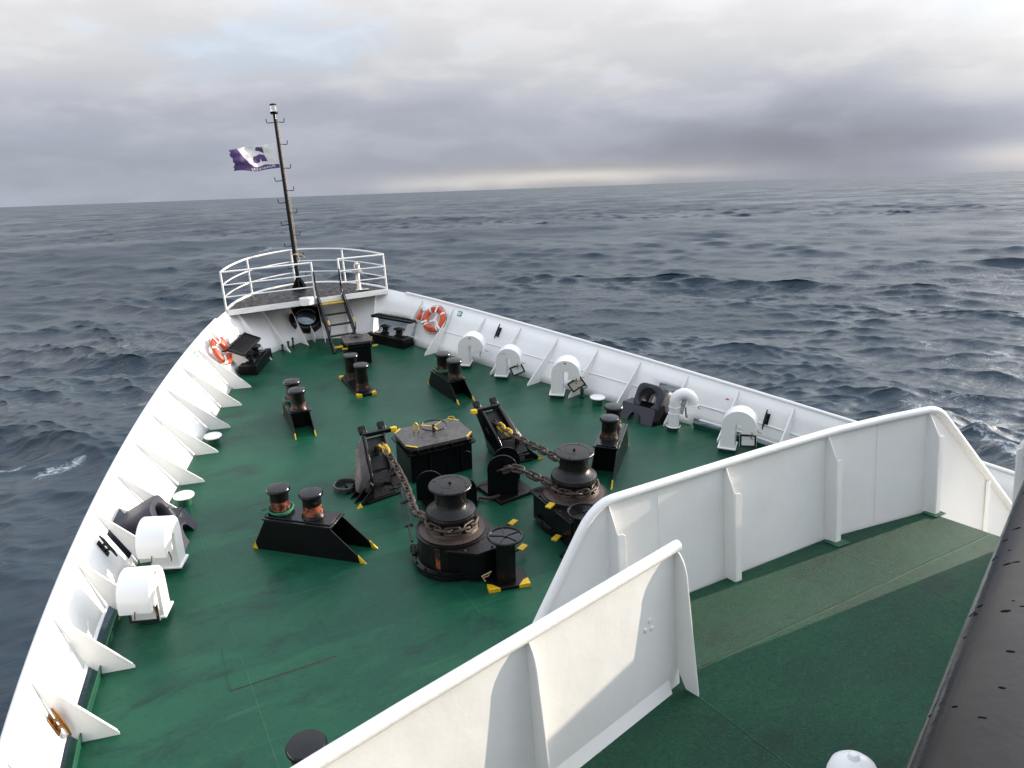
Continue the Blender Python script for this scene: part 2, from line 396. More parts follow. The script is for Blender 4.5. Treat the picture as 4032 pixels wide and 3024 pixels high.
# ------------------------------------------------------------------ bulwarks
STIFF_Y = [26.83, 25.84, 24.84, 23.74, 22.64, 21.5, 20.35, 19.14, 17.94, 16.72, 15.6, 14.45, 13.3, 12.15]
def bulwark(s, label):
    b = thing('bulwark', label, 'bulwark', Matrix.Identity(4))
    KS = [0, .15, .24, .5, .58, .64, .7, 1.0]
    mb = MB(); rows = []
    S = ST[8:]
    for d, t in S: rows.append([mir(d, s).lerp(mir(t, s), k) for k in KS])
    n = len(KS)
    vs = [p for g in rows for p in g]; fs = []
    for i in range(len(S)-1):
        ym = (S[i][0][1]+S[i+1][0][1])/2; xm = (S[i][0][0]+S[i+1][0][0])/2
        for j in range(n-1):
            k0, k1 = KS[j], KS[j+1]
            if ym < 18.7 and k1 <= .16: continue                                   # freeing slot
            if 18.95 < ym < 19.75 and .14 < k0 and k1 < .66: continue              # fairlead opening
            if 26.72 < ym < 27.65 and .14 < k0 and k1 < .52: continue     # roller fairlead opening
            if xm < .3 and .2 < k0 and k1 < .6: continue                           # bow chock opening
            fs.append((i*n+j, i*n+j+1, (i+1)*n+j+1, (i+1)*n+j))
    mb.add(vs, fs); mb.build('plating', 'white_paint', b, solid=.016)
    mb = MB()                                                                       # rounded cap rail
    mb.tube([mir(t, s)+Vector((s*.01, 0, .0)) for d, t in S if not (t[1] > 27.9)] , .038, 10); mb.build('cap_rail', 'white_rail', b)
    for y in STIFF_Y:
        top = Vector((s*xtop(y), y, ztop(y))); bot = Vector((s*xdeck(y), y-.05, zd(y)))
        kt = .93; pt = bot.lerp(top, kt); k0 = .02 if y > 18.7 else .16
        dep = .44 if y > 19 else (.48 if y > 17.5 else .50)
        ft = Vector((s*(xdeck(y)-dep), y-.15, zd(y-.15)+.002)); pb = bot.lerp(top, k0); fb = Vector((s*(xdeck(y)-(.12 if y < 18.7 else .02)), y-.06, zd(y-.06)+.002))
        n1, n2 = bot.lerp(top, .40), bot.lerp(top, .44)
        inb = Vector((-s*.05, 0, .01))
        mb = MB(); mb.plate([pt+Vector((-s*.004, 0, 0)), pt+Vector((-s*.05, 0, -.015)), ft+Vector((0, 0, .035)), ft, fb, pb+inb*.5], (0, .012, 0))
        st = mb.build('stiffener', 'white_paint', b, .002)
        q = MB(); a = pt+Vector((-s*.05, 0, -.02)); c = ft+Vector((0, 0, .03)); q.bar(a.lerp(c, .02), c.lerp(a, .03), .035, .012, up=(0, 0, 1)); q.build('flange', 'white_paint', st, .002)
    mb = MB()
    if s < 0: mb = None
    L = [(Vector((s*xdeck(y), y, zd(y))).lerp(Vector((s*xtop(y), y, ztop(y))), .46)) for y in np.arange(10, 26.3, .4)]
    for seg_ in ([p for p in L if p.y < 18.8], [p for p in L if p.y > 19.9]):
        if mb: mb.loft([[p+Vector((s*.01, 0, -.004)), p+Vector((-s*.045, 0, -.014)), p+Vector((-s*.045, 0, -.026)), p+Vector((s*.01, 0, -.018))] for p in seg_])
    if mb: mb.build('stringer', 'white_paint', b)
    if True:                                                                        # lower lip of the plating over the slot
        mb = MB(); L = [Vector((s*xdeck(y), y, zd(y))).lerp(Vector((s*xtop(y), y, ztop(y))), .155) for y in np.arange(9, 18.7, .4)]
        mb.loft([[p+Vector((s*.012, 0, .012)), p+Vector((-s*.05, 0, .004)), p+Vector((-s*.05, 0, -.01)), p+Vector((s*.012, 0, -.002))] for p in L])
        mb.build('lower_lip', 'white_paint', b)
        mb = MB()
        Y = np.arange(9, 18.9, .4)
        mb.loft([[(s*(xdeck(y)-.135), y, zd(y)-.01), (s*(xdeck(y)-.15), y, zd(y)+.125), (s*(xdeck(y)-.135), y, zd(y)+.13), (s*(xdeck(y)-.11), y, zd(y)-.01)] for y in Y])
        mb.build('waterway_coaming', 'green_trim', b)
    # frames under the bow platform
    for i, (d, t) in enumerate(ST):
        if t[1] > 28.2 and i in (len(ST)-8, len(ST)-5, len(ST)-3) :
            d, t = mir(d, s), mir(t, s); inn = Vector((-d.x, -1.6, 0)).normalized()*.42 ; inn = Vector((-s*.12, -.40, -.055)) if abs(d.x) < 1 else Vector((-s*.3, -.3, -.045))
            side = inn.cross(Vector((0, 0, 1))).normalized()*.012
            mb = MB(); mb.plate([d.lerp(t, .93), d.lerp(t, .93)+inn*.22, d+inn, d+Vector((0, 0, .0))], side); mb.build('stiffener', 'white_paint', b, .002)
    return b
bulwark(-1, 'sunlit white port bulwark, the left side of the bow with sloping triangular stiffeners')
bulwark(1, 'shaded white starboard bulwark, the right side of the bow carrying a lifebuoy and vents')

# ------------------------------------------------------------------ breakwater walls on the raised deck
def wall_strip(mb, line, z0, z1f, th=.014):
    mb.loft([[(x, y-th/2, z0(x) if callable(z0) else z0), (x, y+th/2, z0(x) if callable(z0) else z0), (x, y+th/2, z1f(x)), (x, y-th/2, z1f(x))] for x, y in line])
    return mb
bw = thing('breakwater', 'long white breakwater wall across the raised deck with four posts, both ends sloping down', 'wall', Matrix.Identity(4))
TOPZ = ZR + 1.335
def far_top(x):
    if x < -1.2:
        t = (-1.2 - x); return TOPZ - (t*t*1.6 if t < .35 else .196 + (t-.35)*1.42)
    if x > 3.42:
        t = x - 3.42; return TOPZ - (t*t*1.6 if t < .3 else .144 + (t-.3)*1.02)
    return TOPZ
def far_y(x): return float(np.interp(x, [-4, -1.4, .8, 1.96, 2.8, 3.5, 6.5], [12.26, 12.28, 12.29, 12.26, 12.16, 12.03, 11.98]))
xs = list(np.arange(-3.2, -1.2, .08)) + list(np.arange(-1.2, 3.42, .25)) + list(np.arange(3.42, 6.3, .09))
mb = MB(); wall_strip(mb, [(x, far_y(x)) for x in xs], lambda x: (zd(12.2)-.02 if (x < -1.05 or x > 3.44) else ZR-.08), far_top)
mb.build('plating', 'white_paint', bw)
mb = MB(); mb.tube([(x, far_y(x)-.015, far_top(x)) for x in xs], .048, 12); mb.build('top_rail', 'white_rail', bw)
def post(parent, x, y, zb, zt, depth, fl=.085, ang=0., taper=.3, foot=True, ffrom=None):
    M = T_(x, y, zb) @ rot(ang, 'Z'); h = zt - zb
    mb = MB()
    # web: plane normal X, sticks out towards -Y
    prof = [(0, .0), (-depth, .0), (-depth, h-taper), (-.03, h-.02), (0, h)]
    mb.loft([[(-.006, a, b) for a, b in prof], [(.006, a, b) for a, b in prof]], M=M)
    p = mb.build('post', 'white_paint', parent, .003)
    if fl:
        q = MB(); pts = [(0, .0), (fl, .0), (fl, h-taper-.03), (fl-.03, h-taper+.0), (0, h-taper)]
        q.loft([[(a+.004, -depth-.006, b) for a, b in pts], [(a+.004, -depth+.006, b) for a, b in pts]], M=M); q.build('flange', 'white_paint', p, .003)
    return p
post(bw, 3.42, 12.04, ZR, TOPZ, .17); post(bw, 1.86, 12.25, ZR, TOPZ, .16); post(bw, .29, 12.28, ZR, TOPZ, .16); post(bw, -1.25, 12.28, ZR, TOPZ-.02, .16)
mb = MB(); mb.box((4.72, 11.965, 2.75), (.05, .035, 1.5)); mb.build('stiffener', 'white_paint', bw, .004)
for x in (-.62, 2.66):                                   # weld beads
    mb = MB(); mb.tube([(x, far_y(x)-.008, ZR+.02), (x, far_y(x)-.008, ZR+.7), (x, far_y(x)-.008, TOPZ-.04)], .006, 6); mb.build('weld_bead', 'white_paint', bw)
for x, y in ((1.86, 12.12), (3.42, 11.93)):
    mb = MB(); mb.box((x+.03, y-.03, ZR+.008), (.2, .2, .012)); mb.build('foot_plate', 'green_trim', bw, .003)

fwall = thing('breakwater', 'nearest white breakwater wall rising from the bottom edge to a rounded end plate', 'wall', Matrix.Identity(4))
def front_y(x): return float(np.interp(-x, [1.37, 3.18, 4.09, 4.74, 6.3], [11.13, 10.69, 10.47, 10.3, 9.85]))
xs = list(np.arange(-1.37, -6.3, -.15))
mb = MB(); wall_strip(mb, [(x, front_y(x)) for x in xs], ZR-.05, lambda x: TOPZ); mb.build('plating', 'white_paint', fwall)
mb = MB(); mb.tube([(x, front_y(x)-.012, TOPZ-.005) for x in [-1.345]+xs], .05, 14); mb.build('top_rail', 'white_rail', fwall, .008)
mb = MB()
mb.loft([[(x, front_y(x)-.009, ZR+.115), (x, front_y(x)-.05, ZR+.001), (x, front_y(x)-.001, ZR+.001)] for x in xs[1:]])
mb.build('kick_strip', 'white_paint', fwall)
ang = math.atan2(.44, 1.81)
# rounded end plate and one post
def end_plate(x, depth, ntop, notch):
    y = front_y(x); h = TOPZ-ZR-.02
    prof = [(0, 0.0 if not notch else .2), (0, h)] + [(-depth*.62*math.sin(t), h-.30*(1-math.cos(t))) for t in np.linspace(.25, PI/2, 6)] + [(-depth, .04), (-depth, 0)] + ([(-.10, .0), (-.045, .10)] if notch else [])
    mb = MB(); M = T_(x, y, ZR) @ rot(ang*.5, 'Z'); mb.loft([[(-.007, a, b) for a, b in prof], [(.007, a, b) for a, b in prof]], M=M); return mb.build('post', 'white_paint', fwall, .003)
end_plate(-1.39, .24, 0, True); end_plate(-3.08, .19, 0, False); end_plate(-4.75, .19, 0, False)
mb = MB()
for q in ((-1.74, .80), (-1.80, .74), (-1.72, .72)): mb.lathe([(.018, 0), (.018, .012), (.0, .013)], 6, T_(q[0], front_y(q[0])-.008, ZR+q[1]) @ rot(PI/2, 'X'))
mb.build('stud', 'white_paint', fwall)
# side wall further aft on the starboard edge of the raised deck
sw = thing('side_wall', 'end of a white side wall at the right edge, standing beside the dark handrail', 'wall', Matrix.Identity(4))
mb = MB(); prof = [(10.9, ZR-.05), (10.9, ZR+1.16), (10.83, ZR+1.28), (10.7, TOPZ), (7.0, TOPZ), (7.0, ZR-.05)]
mb.loft([[(3.40, a, b) for a, b in prof], [(3.415, a, b) for a, b in prof]]); mb.build('plating', 'white_paint', sw, .004)
mb = MB(); mb.tube([(3.405, 10.9, ZR+1.05), (3.405, 10.9, ZR+1.16), (3.405, 10.83, ZR+1.28), (3.405, 10.7, TOPZ), (3.405, 7.0, TOPZ)], .045, 10); mb.build('top_rail', 'white_rail', sw)
mb = MB(); mb.box((3.33, 10.89, ZR+.58), (.13, .014, 1.16)); mb.build('end_flange', 'white_paint', sw, .003)

# superstructure front below the photographer, handrail and lamp cover
ss = thing('superstructure_front', 'white superstructure front below the dark handrail at the lower right', 'wall', Matrix.Identity(4))
e = Vector((.928, .373, 0)).normalized(); nn = Vector((.373, -.928, 0)).normalized()
P0 = Vector((-4.515, 6.895, 7.25))
mb = MB(); a, b = P0 - e*2.2 + nn*.07, P0 + e*4.2 + nn*.07
mb.loft([[c + Vector((0, 0, z)) for c, z in ((a, -3.95), (b, -3.95), (b, -.06), (a, -.06))], [c + nn*.05 + Vector((0, 0, z)) for c, z in ((a, -3.95), (b, -3.95), (b, -.06), (a, -.06))]])
mb.build('plating', 'white_paint', ss)
hr = thing('handrail', 'broad dark bronze handrail crossing the lower right corner, dotted with small dents', 'handrail', Matrix.Identity(4))
mb = MB(); rings = []
for t in np.linspace(-2.2, 4.2, 60):
    g = []
    for j in range(28):
        a_ = 2*PI*j/28; cx_ = math.cos(a_)*.085; cz_ = math.sin(a_)*.052
        g.append(P0 + e*t + nn*(.085 - cx_) + Vector((0, 0, cz_-.017)))
    rings.append(g)
mb.loft(rings); mb.build('rail', 'handrail', hr)
mb = MB()
for i in range(90):                                       # pits and knocks in the varnish
    t = rng.uniform(-.5, .9); ang_ = rng.uniform(.35, 1.75)
    def sp(q): return Vector((math.cos(q)*.085, math.sin(q)*.052))
    p2, dq = sp(ang_), sp(ang_+.02)-sp(ang_-.02); nq = Vector((-dq.y, dq.x)).normalized(); nq = nq if nq.y > 0 else -nq
    Nw = (-nn*nq.x + Vector((0, 0, nq.y))).normalized(); c = P0 + e*t + nn*(.085-p2.x) + Vector((0, 0, p2.y-.017))
    Y3 = Nw.cross(e); M = Matrix(((e.x, Y3.x, Nw.x, c.x), (e.y, Y3.y, Nw.y, c.y), (e.z, Y3.z, Nw.z, c.z), (0, 0, 0, 1))); k = rng.uniform(.35, 1.05)
    mb.lathe([(.0032*k, -.004), (.0032*k, -.0002), (0, .0004)], 8, M @ Matrix.Diagonal((1.0, 1.7, 1, 1)))
mb.build('dent', 'dent_dark', hr)
lc = thing('flood_lamp', 'white domed lamp cover with a small nub at the bottom edge beside the handrail', 'lamp', T_(-3.44, 7.82, 5.82))
mb = MB(); mb.lathe([(.0, -.09), (.06, -.09), (.078, -.05), (.082, 0), (.080, .03), (.068, .062), (.045, .082), (.02, .09), (.018, .095), (.012, .104), (0, .106)], 28); mb.build('cover', 'white_gloss', lc)
mb = MB(); mb.tube([(0, 0, -.09), (0, 0, -.16), (.1, -.36, -.2), (.12, -.5, -.2)], .02, 8); mb.build('arm', 'white_paint', lc)

# ------------------------------------------------------------------ bow platform, railing, mast, flag, bell, ladder
def pz(y): return 5.27 + .2*(y-28)
EDGE = [(2.25, 27.97), (2.06, 28.3), (1.85, 28.58), (1.6, 28.84), (1.35, 29.05), (.98, 29.25), (.5, 29.42), (0, 29.5)]
edge = [(-x, y) for x, y in EDGE] + [(x, y) for x, y in EDGE[::-1][1:]]
BACK = 27.9
pf = thing('bow_platform', 'raised bow platform with worn dark top and white edge at the stem', 'platform', Matrix.Identity(4))
mb = MB(); pl = [(-2.2, BACK), (2.2, BACK)] + [(x*.97, y-.03) for x, y in edge[::-1]]
mb.loft([[(x, y, pz(y)-.03) for x, y in pl], [(x, y, pz(y)+.006) for x, y in pl]]); mb.build('deck_plate', 'platform_top', pf)
mb = MB(); mb.box((0, BACK-.008, pz(BACK)-.055), (4.46, .016, .15)); mb.build('edge_beam', 'white_paint', pf, .004)
mb = MB(); mb.tube([(x, y, pz(y)+.01) for x, y in edge], .04, 10); mb.build('rim', 'white_rail', pf)
mb = MB(); mb.lathe([(.0, -.12), (.20, -.12), (.20, .075), (.185, .09), (0, .09)], 24, T_(-.14, BACK-.05, pz(BACK))); mb.build('cover_box', 'white_gloss', pf, .006)
mb = MB()
for x in (-1.7, -.95, .45, 1.35): mb.plate([(x, BACK, pz(BACK)-.13), (x, BACK+.5, pz(BACK)-.02), (x, BACK, pz(BACK)-.02)], (.012, 0, 0))
mb.build('bracket', 'white_paint', pf)

rl = thing('bow_railing', 'white three-bar tube railing curving round the bow platform', 'railing', Matrix.Identity(4))
def spl(pts, n=8):
    out = []
    for i in range(len(pts)-1):
        p0, p1, p2, p3 = [Vector(pts[max(0, min(len(pts)-1, k))]) for k in (i-1, i, i+1, i+2)]
        for t in np.linspace(0, 1, n, endpoint=False):
            out.append(.5*((2*p1)+(p2-p0)*t+(2*p0-5*p1+4*p2-p3)*t*t+(3*p1-p0-3*p2+p3)*t**3))
    return out+[Vector(pts[-1])]
curve = spl([(x, y, pz(y)) for x, y in edge], 5)
for h, rr in ((1.0, .026), (.66, .017), (.34, .017)):
    mb = MB(); mb.tube([p+Vector((0, 0, h)) for p in curve], rr, 8); mb.build('rail', 'white_gloss', rl)
    for xa, xb in ((-2.25, .14), (.90, 2.25)):
        mb = MB(); mb.tube([(xa, 27.97, pz(27.97)+h), (xb, BACK+.03, pz(BACK)+h)], rr, 8); mb.build('rail', 'white_gloss', rl)
for x, y in ((-2.25, 27.97), (-1.34, 29.05), (0, 29.5), (1.37, 29.04), (2.25, 27.97), (.14, BACK+.03), (.90, BACK+.03)):
    mb = MB(); mb.tube([(x, y, pz(y)-(.12 if abs(x) < 1 and y < 28 else 0)), (x, y, pz(y)+1.02)], .028, 10); mb.build('post', 'white_gloss', rl)

mt = thing('mast', 'tall black bow mast with alternating step irons and a white lantern on top', 'mast', T_(0, 29.07, pz(29.07)))
H = 10.31 - pz(29.07)
mb = MB(); mb.tube([(0, 0, 0), (0, 0, .8), (0, 0, H)], [.062, .056, .042], 14); mb.build('pole', 'black_gloss', mt)
mb = MB()
for k in range(4): M = rot(k*PI/2+.4, 'Z'); mb.plate([M @ Vector(p) for p in ((.05, 0, .32), (.07, 0, .32), (.26, 0, .03), (.26, 0, 0), (.05, 0, 0))], M @ Vector((0, .014, 0)))
mb.lathe([(.2, 0), (.2, .02), (.1, .025)], 20); mb.build('base_bracket', 'black_paint', mt)
for i, z in enumerate((10.1, 10.11, 9.52, 8.88, 8.55, 8.27, 7.95, 7.65, 7.34, 7.03, 6.73, 6.43, 6.12, 5.85)):
    s = (-1, 1, 1, 1, -1, 1, -1, 1, -1, 1, -1, 1, -1, 1)[i]; zz = z - pz(29.07) - .03
    mb = MB(); mb.tube([(s*.05, 0, zz), (s*.22, 0, zz-.01), (s*.24, 0, zz+.01), (s*.245, 0, zz+.1)], .012, 7); mb.build('step', 'black_paint', mt)
lp = MB().lathe([(.09, H-.02), (.105, H), (.105, H+.04), (.06, H+.05)], 20).build('lamp_base', 'black_paint', mt)
MB().lathe([(.075, H+.04), (.082, H+.06), (.074, H+.1), (.082, H+.14), (.074, H+.18), (.08, H+.21), (.07, H+.22)], 20).build('lamp_lens', 'lamp_glass', lp)
MB().lathe([(.0, H+.215), (.095, H+.215), (.1, H+.235), (.04, H+.26), (0, H+.26)], 20).build('lamp_cap', 'black_paint', lp)
mb = MB(); mb.tube([(.075, -.04, 1.02), (.085, -.05, 2.5), (.07, -.04, H-.15)], .006, 6); mb.tube([(.06, .04, 1.0), (.07, .03, 3.), (.055, .02, H-.1)], .005, 6); mb.build('halyard', 'tan_rope', mt)
mb = MB(); mb.torus(.085, .014, 16, 6, T_(0, 0, .98)); mb.tube([(.08, -.05, .98), (.2, -.1, .93), (.26, -.1, .86)], .01, 6); mb.tube([(.06, -.08, .98), (.09, -.12, .85), (.04, -.12, .7)], .01, 6); mb.build('lashing', 'tan_rope', mt)

# flag: hoist at u = 0, fly at u = 1
fl = thing('flag', 'torn purple and white house flag streaming to the left from the bow mast', 'flag', T_(-.06, 29.06, 8.87))
def wave(u, v):
    a = np.minimum(1, u*1.6)
    z = v*.66*(1-.13*u) + u*(-.05 - .02*math.sin(u*5)) + .02*math.sin(u*9+v*3)*a - (1-v)*0.0 + .10*u*(1-u)*(v-.5) 
    x = -1.25*u + .04*math.sin(v*5)*a + .05*(v-.5)*0
    y = (.048*math.sin(u*7.0 - v*2.2) + .018*math.sin(u*15 + v*6.5) + .010*math.sin(v*15 - u*9) + .004*math.sin(u*38+v*9))*a
    x += .016*(rng_edge(v))*max(0, (u-.86)/.14)
    return (x, y, z)
def rng_edge(v): return math.sin(v*23)+.6*math.sin(v*51+1)
def fpx(px, py):
    u_ = (1790-px)/1530.; t = 250+(1750-px)*.12; b_ = 1000+(1850-px)*.117; return u_, (b_-py)/(b_-t)
def inpoly(u, v, pts):
    c = False; n = len(pts); j = n-1
    for i in range(n):
        (x1, y1), (x2, y2) = pts[i], pts[j]
        if (y1 > v) != (y2 > v) and u < (x2-x1)*(v-y1)/(y2-y1)+x1: c = not c
        j = i
    return c
PA = [fpx(*p) for p in ((1130, 375), (1320, 360), (1335, 545), (1200, 480), (1080, 480))]
PB = [fpx(*p) for p in ((1190, 570), (1330, 590), (1400, 800), (1205, 795), (1175, 690), (1140, 810), (1000, 875), (885, 860), (900, 760), (950, 680))]
def purple(u, v):
    return v < np.interp(u, [0, .17, .33, .49, .6, .68, .76, .82, .86], [.15, .16, .23, .15, .19, .28, .55, .95, 1.2]) or inpoly(u, v, PA) or inpoly(u, v, PB)
NU, NV = 130, 76
P = [[wave(i/NU, j/NV) for j in range(NV+1)] for i in range(NU+1)]
for nm, want, m_ in (('white_field', False, 'white_cloth'), ('purple_field', True, 'purple_cloth')):
    mb = MB(); idx = {}
    for i in range(NU):
        for j in range(NV):
            if bool(purple((i+.5)/NU, (j+.5)/NV)) == want:
                q = []
                for a, b in ((i, j), (i+1, j), (i+1, j+1), (i, j+1)):
                    if (a, b) not in idx: idx[(a, b)] = len(mb.v); mb.v.append(P[a][b])
                    q.append(idx[(a, b)])
                mb.f.append(tuple(q))
    mb.build(nm, m_, fl, smooth=80, solid=.004)
vs, fs = text_mesh('Antarpply', .175, .0)
mb = MB(); vv = []
for x, y, z in vs:
    u_ = .37 + x*.80; v_ = .092 + y*.8 + (u_-.37)*-.02
    p = wave(u_, v_); vv.append((p[0], p[1]-.012, p[2]))
mb.add(vv, fs); vv2 = [(a, b+.024, c) for a, b, c in vv]; mb.add(vv2, fs); mb.build('lettering', 'tape', fl, smooth=80)

bl = thing('bell', 'small ship bell on a white pedestal on the bow platform', 'bell', T_(1.5, 28.2, pz(28.2)))
MB().lathe([(.12, 0), (.12, .015), (.06, .02), (.055, .5), (.05, .52)], 16).build('pedestal', 'white_gloss', bl)
MB().lathe([(.16, .50), (.165, .515), (.12, .56), (.095, .64), (.085, .70), (.05, .73), (0, .735)], 24).build('bell_body', 'bell_metal', bl)
mb = MB(); mb.tube([(-.06, -.05, .55), (-.08, -.05, .73), (.08, -.05, .75), (.06, -.03, .6)], .016, 8); mb.lathe([(.05, .73), (.05, .79), (0, .79)], 10); mb.build('yoke', 'white_gloss', bl)
mb = MB(); mb.tube([(-.05, -.04, .52), (-.1, -.06, .3), (-.06, -.06, .12)], .008, 6); mb.build('clapper_rope', 'tan_rope', bl)
mb = MB(); mb.box((.1, -.12, .012), (.26, .1, .02)); mb.build('cleat_plate', 'white_gloss', bl, .004)

ld = thing('ladder', 'black inclined deck ladder with yellow first and last treads leading to the platform', 'ladder', Matrix.Identity(4))
top = Vector((.16, BACK-.03, pz(BACK)+.02)); foot = Vector((.22, 27.02, zd(27.02))); wv = Vector((.72, 0, 0))
for k in (0, 1):
    mb = MB(); mb.bar(foot+wv*k+Vector((0, 0, -.01)), top+wv*k, .05, .15, up=(0, -1, .3)); mb.build('stringer', 'black_gloss', ld, .004)
for i, (t, m_) in enumerate(((.10, 'yellow'), (.30, 'black_gloss'), (.49, 'black_gloss'), (.68, 'black_gloss'), (.88, 'yellow'))):
    c = foot.lerp(top, t)+wv*.5; mb = MB(); mb.box(tuple(c), (.69, .15, .035)); o = mb.build('tread', m_, ld, .004)
    if m_ == 'yellow': o['label'] = 'yellow tread'
for k in (0, 1):
    b0 = foot.lerp(top, .32)+wv*k; d = (top-foot).normalized()
    off = Vector((0, -.30, .16))
    for q, g in ((1.0, 'handrail_bar'), (.5, 'handrail_bar')):
        mb = MB(); a = b0+Vector((0, -.05, .02)); p1 = b0+off*q+d*.18; p2 = top+wv*k+off*q*.6+d*.1; p3 = top+wv*k+Vector((0, -.04, .68*q)); p4 = top+wv*k+Vector((0, .03, .66*q)); p5 = top+wv*k+Vector((0, .05, .05))
        mb.tube(spl([a, p1, p2, p3, p4, p5], 6), .014, 8); o = mb.build(g, 'black_gloss', ld)
    p = b0+off+d*.18; mb = MB(); mb.tube([p-d*.01, p+d*.13], .021, 8); mb.build('grip', 'yellow', ld)['label'] = 'yellow grip sleeve'

# ------------------------------------------------------------------ bow chock, roller fairleads, benches
ch = thing('bow_chock', 'round black chock ring open to the sea in the middle of the bow plating', 'chock', Matrix.Identity(4))
d0, t0 = Vector((0, 28.4, zd(28.4))), Vector((0, 29.5, 5.57)); upv = (t0-d0).normalized(); nz = Vector((0, -1, 0)); nz = (nz - upv*nz.dot(upv)).normalized()
XX = upv.cross(nz).normalized()
c0 = d0.lerp(t0, .345)+Vector((-.02, 0, 0))
CH = Matrix(((XX.x, upv.x, nz.x, c0.x), (XX.y, upv.y, nz.y, c0.y), (XX.z, upv.z, nz.z, c0.z), (0, 0, 0, 1)))
CH = CH @ Matrix.Diagonal((1.26, 1.26, 1.1, 1)); ch.matrix_world = CH
mb = MB(); mb.loft([[(rx*math.cos(a), ry*math.sin(a), z) for a in [2*PI*i/40 for i in range(40)]] for rx, ry, z in ((.27, .23, -.30), (.22, .175, -.12), (.215, .17, .08), (.235, .19, .17), (.29, .245, .20), (.35, .31, .17), (.385, .35, .08), (.40, .36, -.02), (.40, .36, -.30))], closed=True); mb.build('ring', 'black_gloss', ch, smooth=60)
mb = MB()
A = [2*PI*i/48 for i in range(48)]
mb.loft([[(.5*math.cos(a), .5*math.sin(a), -.035) for a in A], [(.5*math.cos(a), .5*math.sin(a), -.005) for a in A], [(.36*math.cos(a), .33*math.sin(a), -.005) for a in A], [(.36*math.cos(a), .33*math.sin(a), -.035) for a in A]], closed=True); mb.build('doubler', 'black_paint', ch)
mb = MB(); mb.plate([(.02, -.24, .2), (.02, -.62, .36), (.02, -.70, .02), (.02, -.30, .0)], (.014, 0, 0)); mb.build('rib', 'white_paint', ch)
def fairbox(s, label):
    # box on deck against the bulwark, long side fore and aft
    a, b = Vector((s*1.97, 26.41, 0)), Vector((s*1.32, 27.55, 0)); dvec = (b-a).normalized(); M = T_(a.x, a.y, zd(a.y)); rzz = math.atan2(dvec.y, dvec.x)
    sl = math.atan2(zd(b.y)-zd(a.y), (b-a).length)
    Lx = dvec; Lz = Vector((0, 0, 1)); Ly = Lz.cross(Lx)*(s)      # Ly points outboard
    Ly = Vector((dvec.y, -dvec.x, 0))*s; Lx = Vector((dvec.x, dvec.y, math.tan(sl))).normalized()
    Lz = Lx.cross(Ly).normalized(); 
    if Lz.z < 0: Lz = -Lz
    M = Matrix(((Lx.x, Ly.x, Lz.x, a.x), (Lx.y, Ly.y, Lz.y, a.y), (Lx.z, Ly.z, Lz.z, zd(a.y)), (0, 0, 0, 1)))
    t = thing('roller_fairlead', label, 'fairlead', M)
    Lg = (b-a).length
    mb = MB(); mb.box((Lg/2, .24, .13), (Lg, .46, .27)); mb.build('box', 'black_paint', t, .008)
    mb = MB(); mb.box((Lg/2, .27, .275), (Lg*.72, .34, .03)); mb.build('top_plate', 'black_gloss', t, .006)
    for x in (.36, .86):
        MB().lathe([(.16, .285), (.16, .30), (.105, .33), (.09, .40), (.10, .45), (.165, .475), (.17, .5), (.12, .525), (.03, .545), (0, .546)], 24, T_(x, .27, 0)).build('roller', 'black_gloss', t)
    return t
fairbox(-1, 'black twin roller fairlead box beneath the tilted grating on the sunlit bow side')
fairbox(1, 'black twin roller fairlead box beneath the level grating left of the upright lifebuoy')
def bench(s, p, q, w, label, tilt=0.):
    p, q = Vector(p), Vector(q); d = (q-p); Lx = d.normalized(); Ly = Vector((Lx.y, -Lx.x, 0))*s; Ly.z = 0; Ly.normalize(); Ly = (Ly + Vector((0, 0, tilt))).normalized(); Lz = Lx.cross(Ly); Lz = Lz if Lz.z > 0 else -Lz
    M = Matrix(((Lx.x, Ly.x, Lz.x, p.x), (Lx.y, Ly.y, Lz.y, p.y), (Lx.z, Ly.z, Lz.z, p.z), (0, 0, 0, 1)))
    t = thing('step_grating', label, 'grating', M); L = d.length
    mb = MB()
    for (c, sz) in (((L/2, .0, 0), (L, .03, .06)), ((L/2, w, 0), (L, .03, .06)), ((0, w/2, 0), (.03, w, .06)), ((L, w/2, 0), (.03, w, .06))): mb.box(c, sz)
    mb.build('frame', 'black_paint', t)
    mb = MB()
    for i in range(1, 22): mb.box((L*i/22, w/2, -.005), (.008, w, .035))
    for i in range(1, 7): mb.box((L/2, w*i/7, -.007), (L, .008, .03))
    mb.build('mesh_bars', 'black_gloss', t)
    mb = MB(); mb.bar((L-.02, w, -.03), (L-.02, w+.12, -.1), .02, .03); mb.bar((.02, w, -.03), (.02, w+.12, -.1), .02, .03); mb.build('bracket', 'black_paint', t)
bench(-1, (-2.30, 26.02, zd(26.02)+.70), (-1.70, 27.10, zd(27.1)+.70), .42, 'black anti-slip step grating on the sunlit port bow side above a fairlead box', .45)
bench(1, (2.22, 26.3, zd(26.3)+.76), (1.50, 27.40, zd(27.35)+.76), .26, 'black step grating on the shaded starboard side right of the ladder')

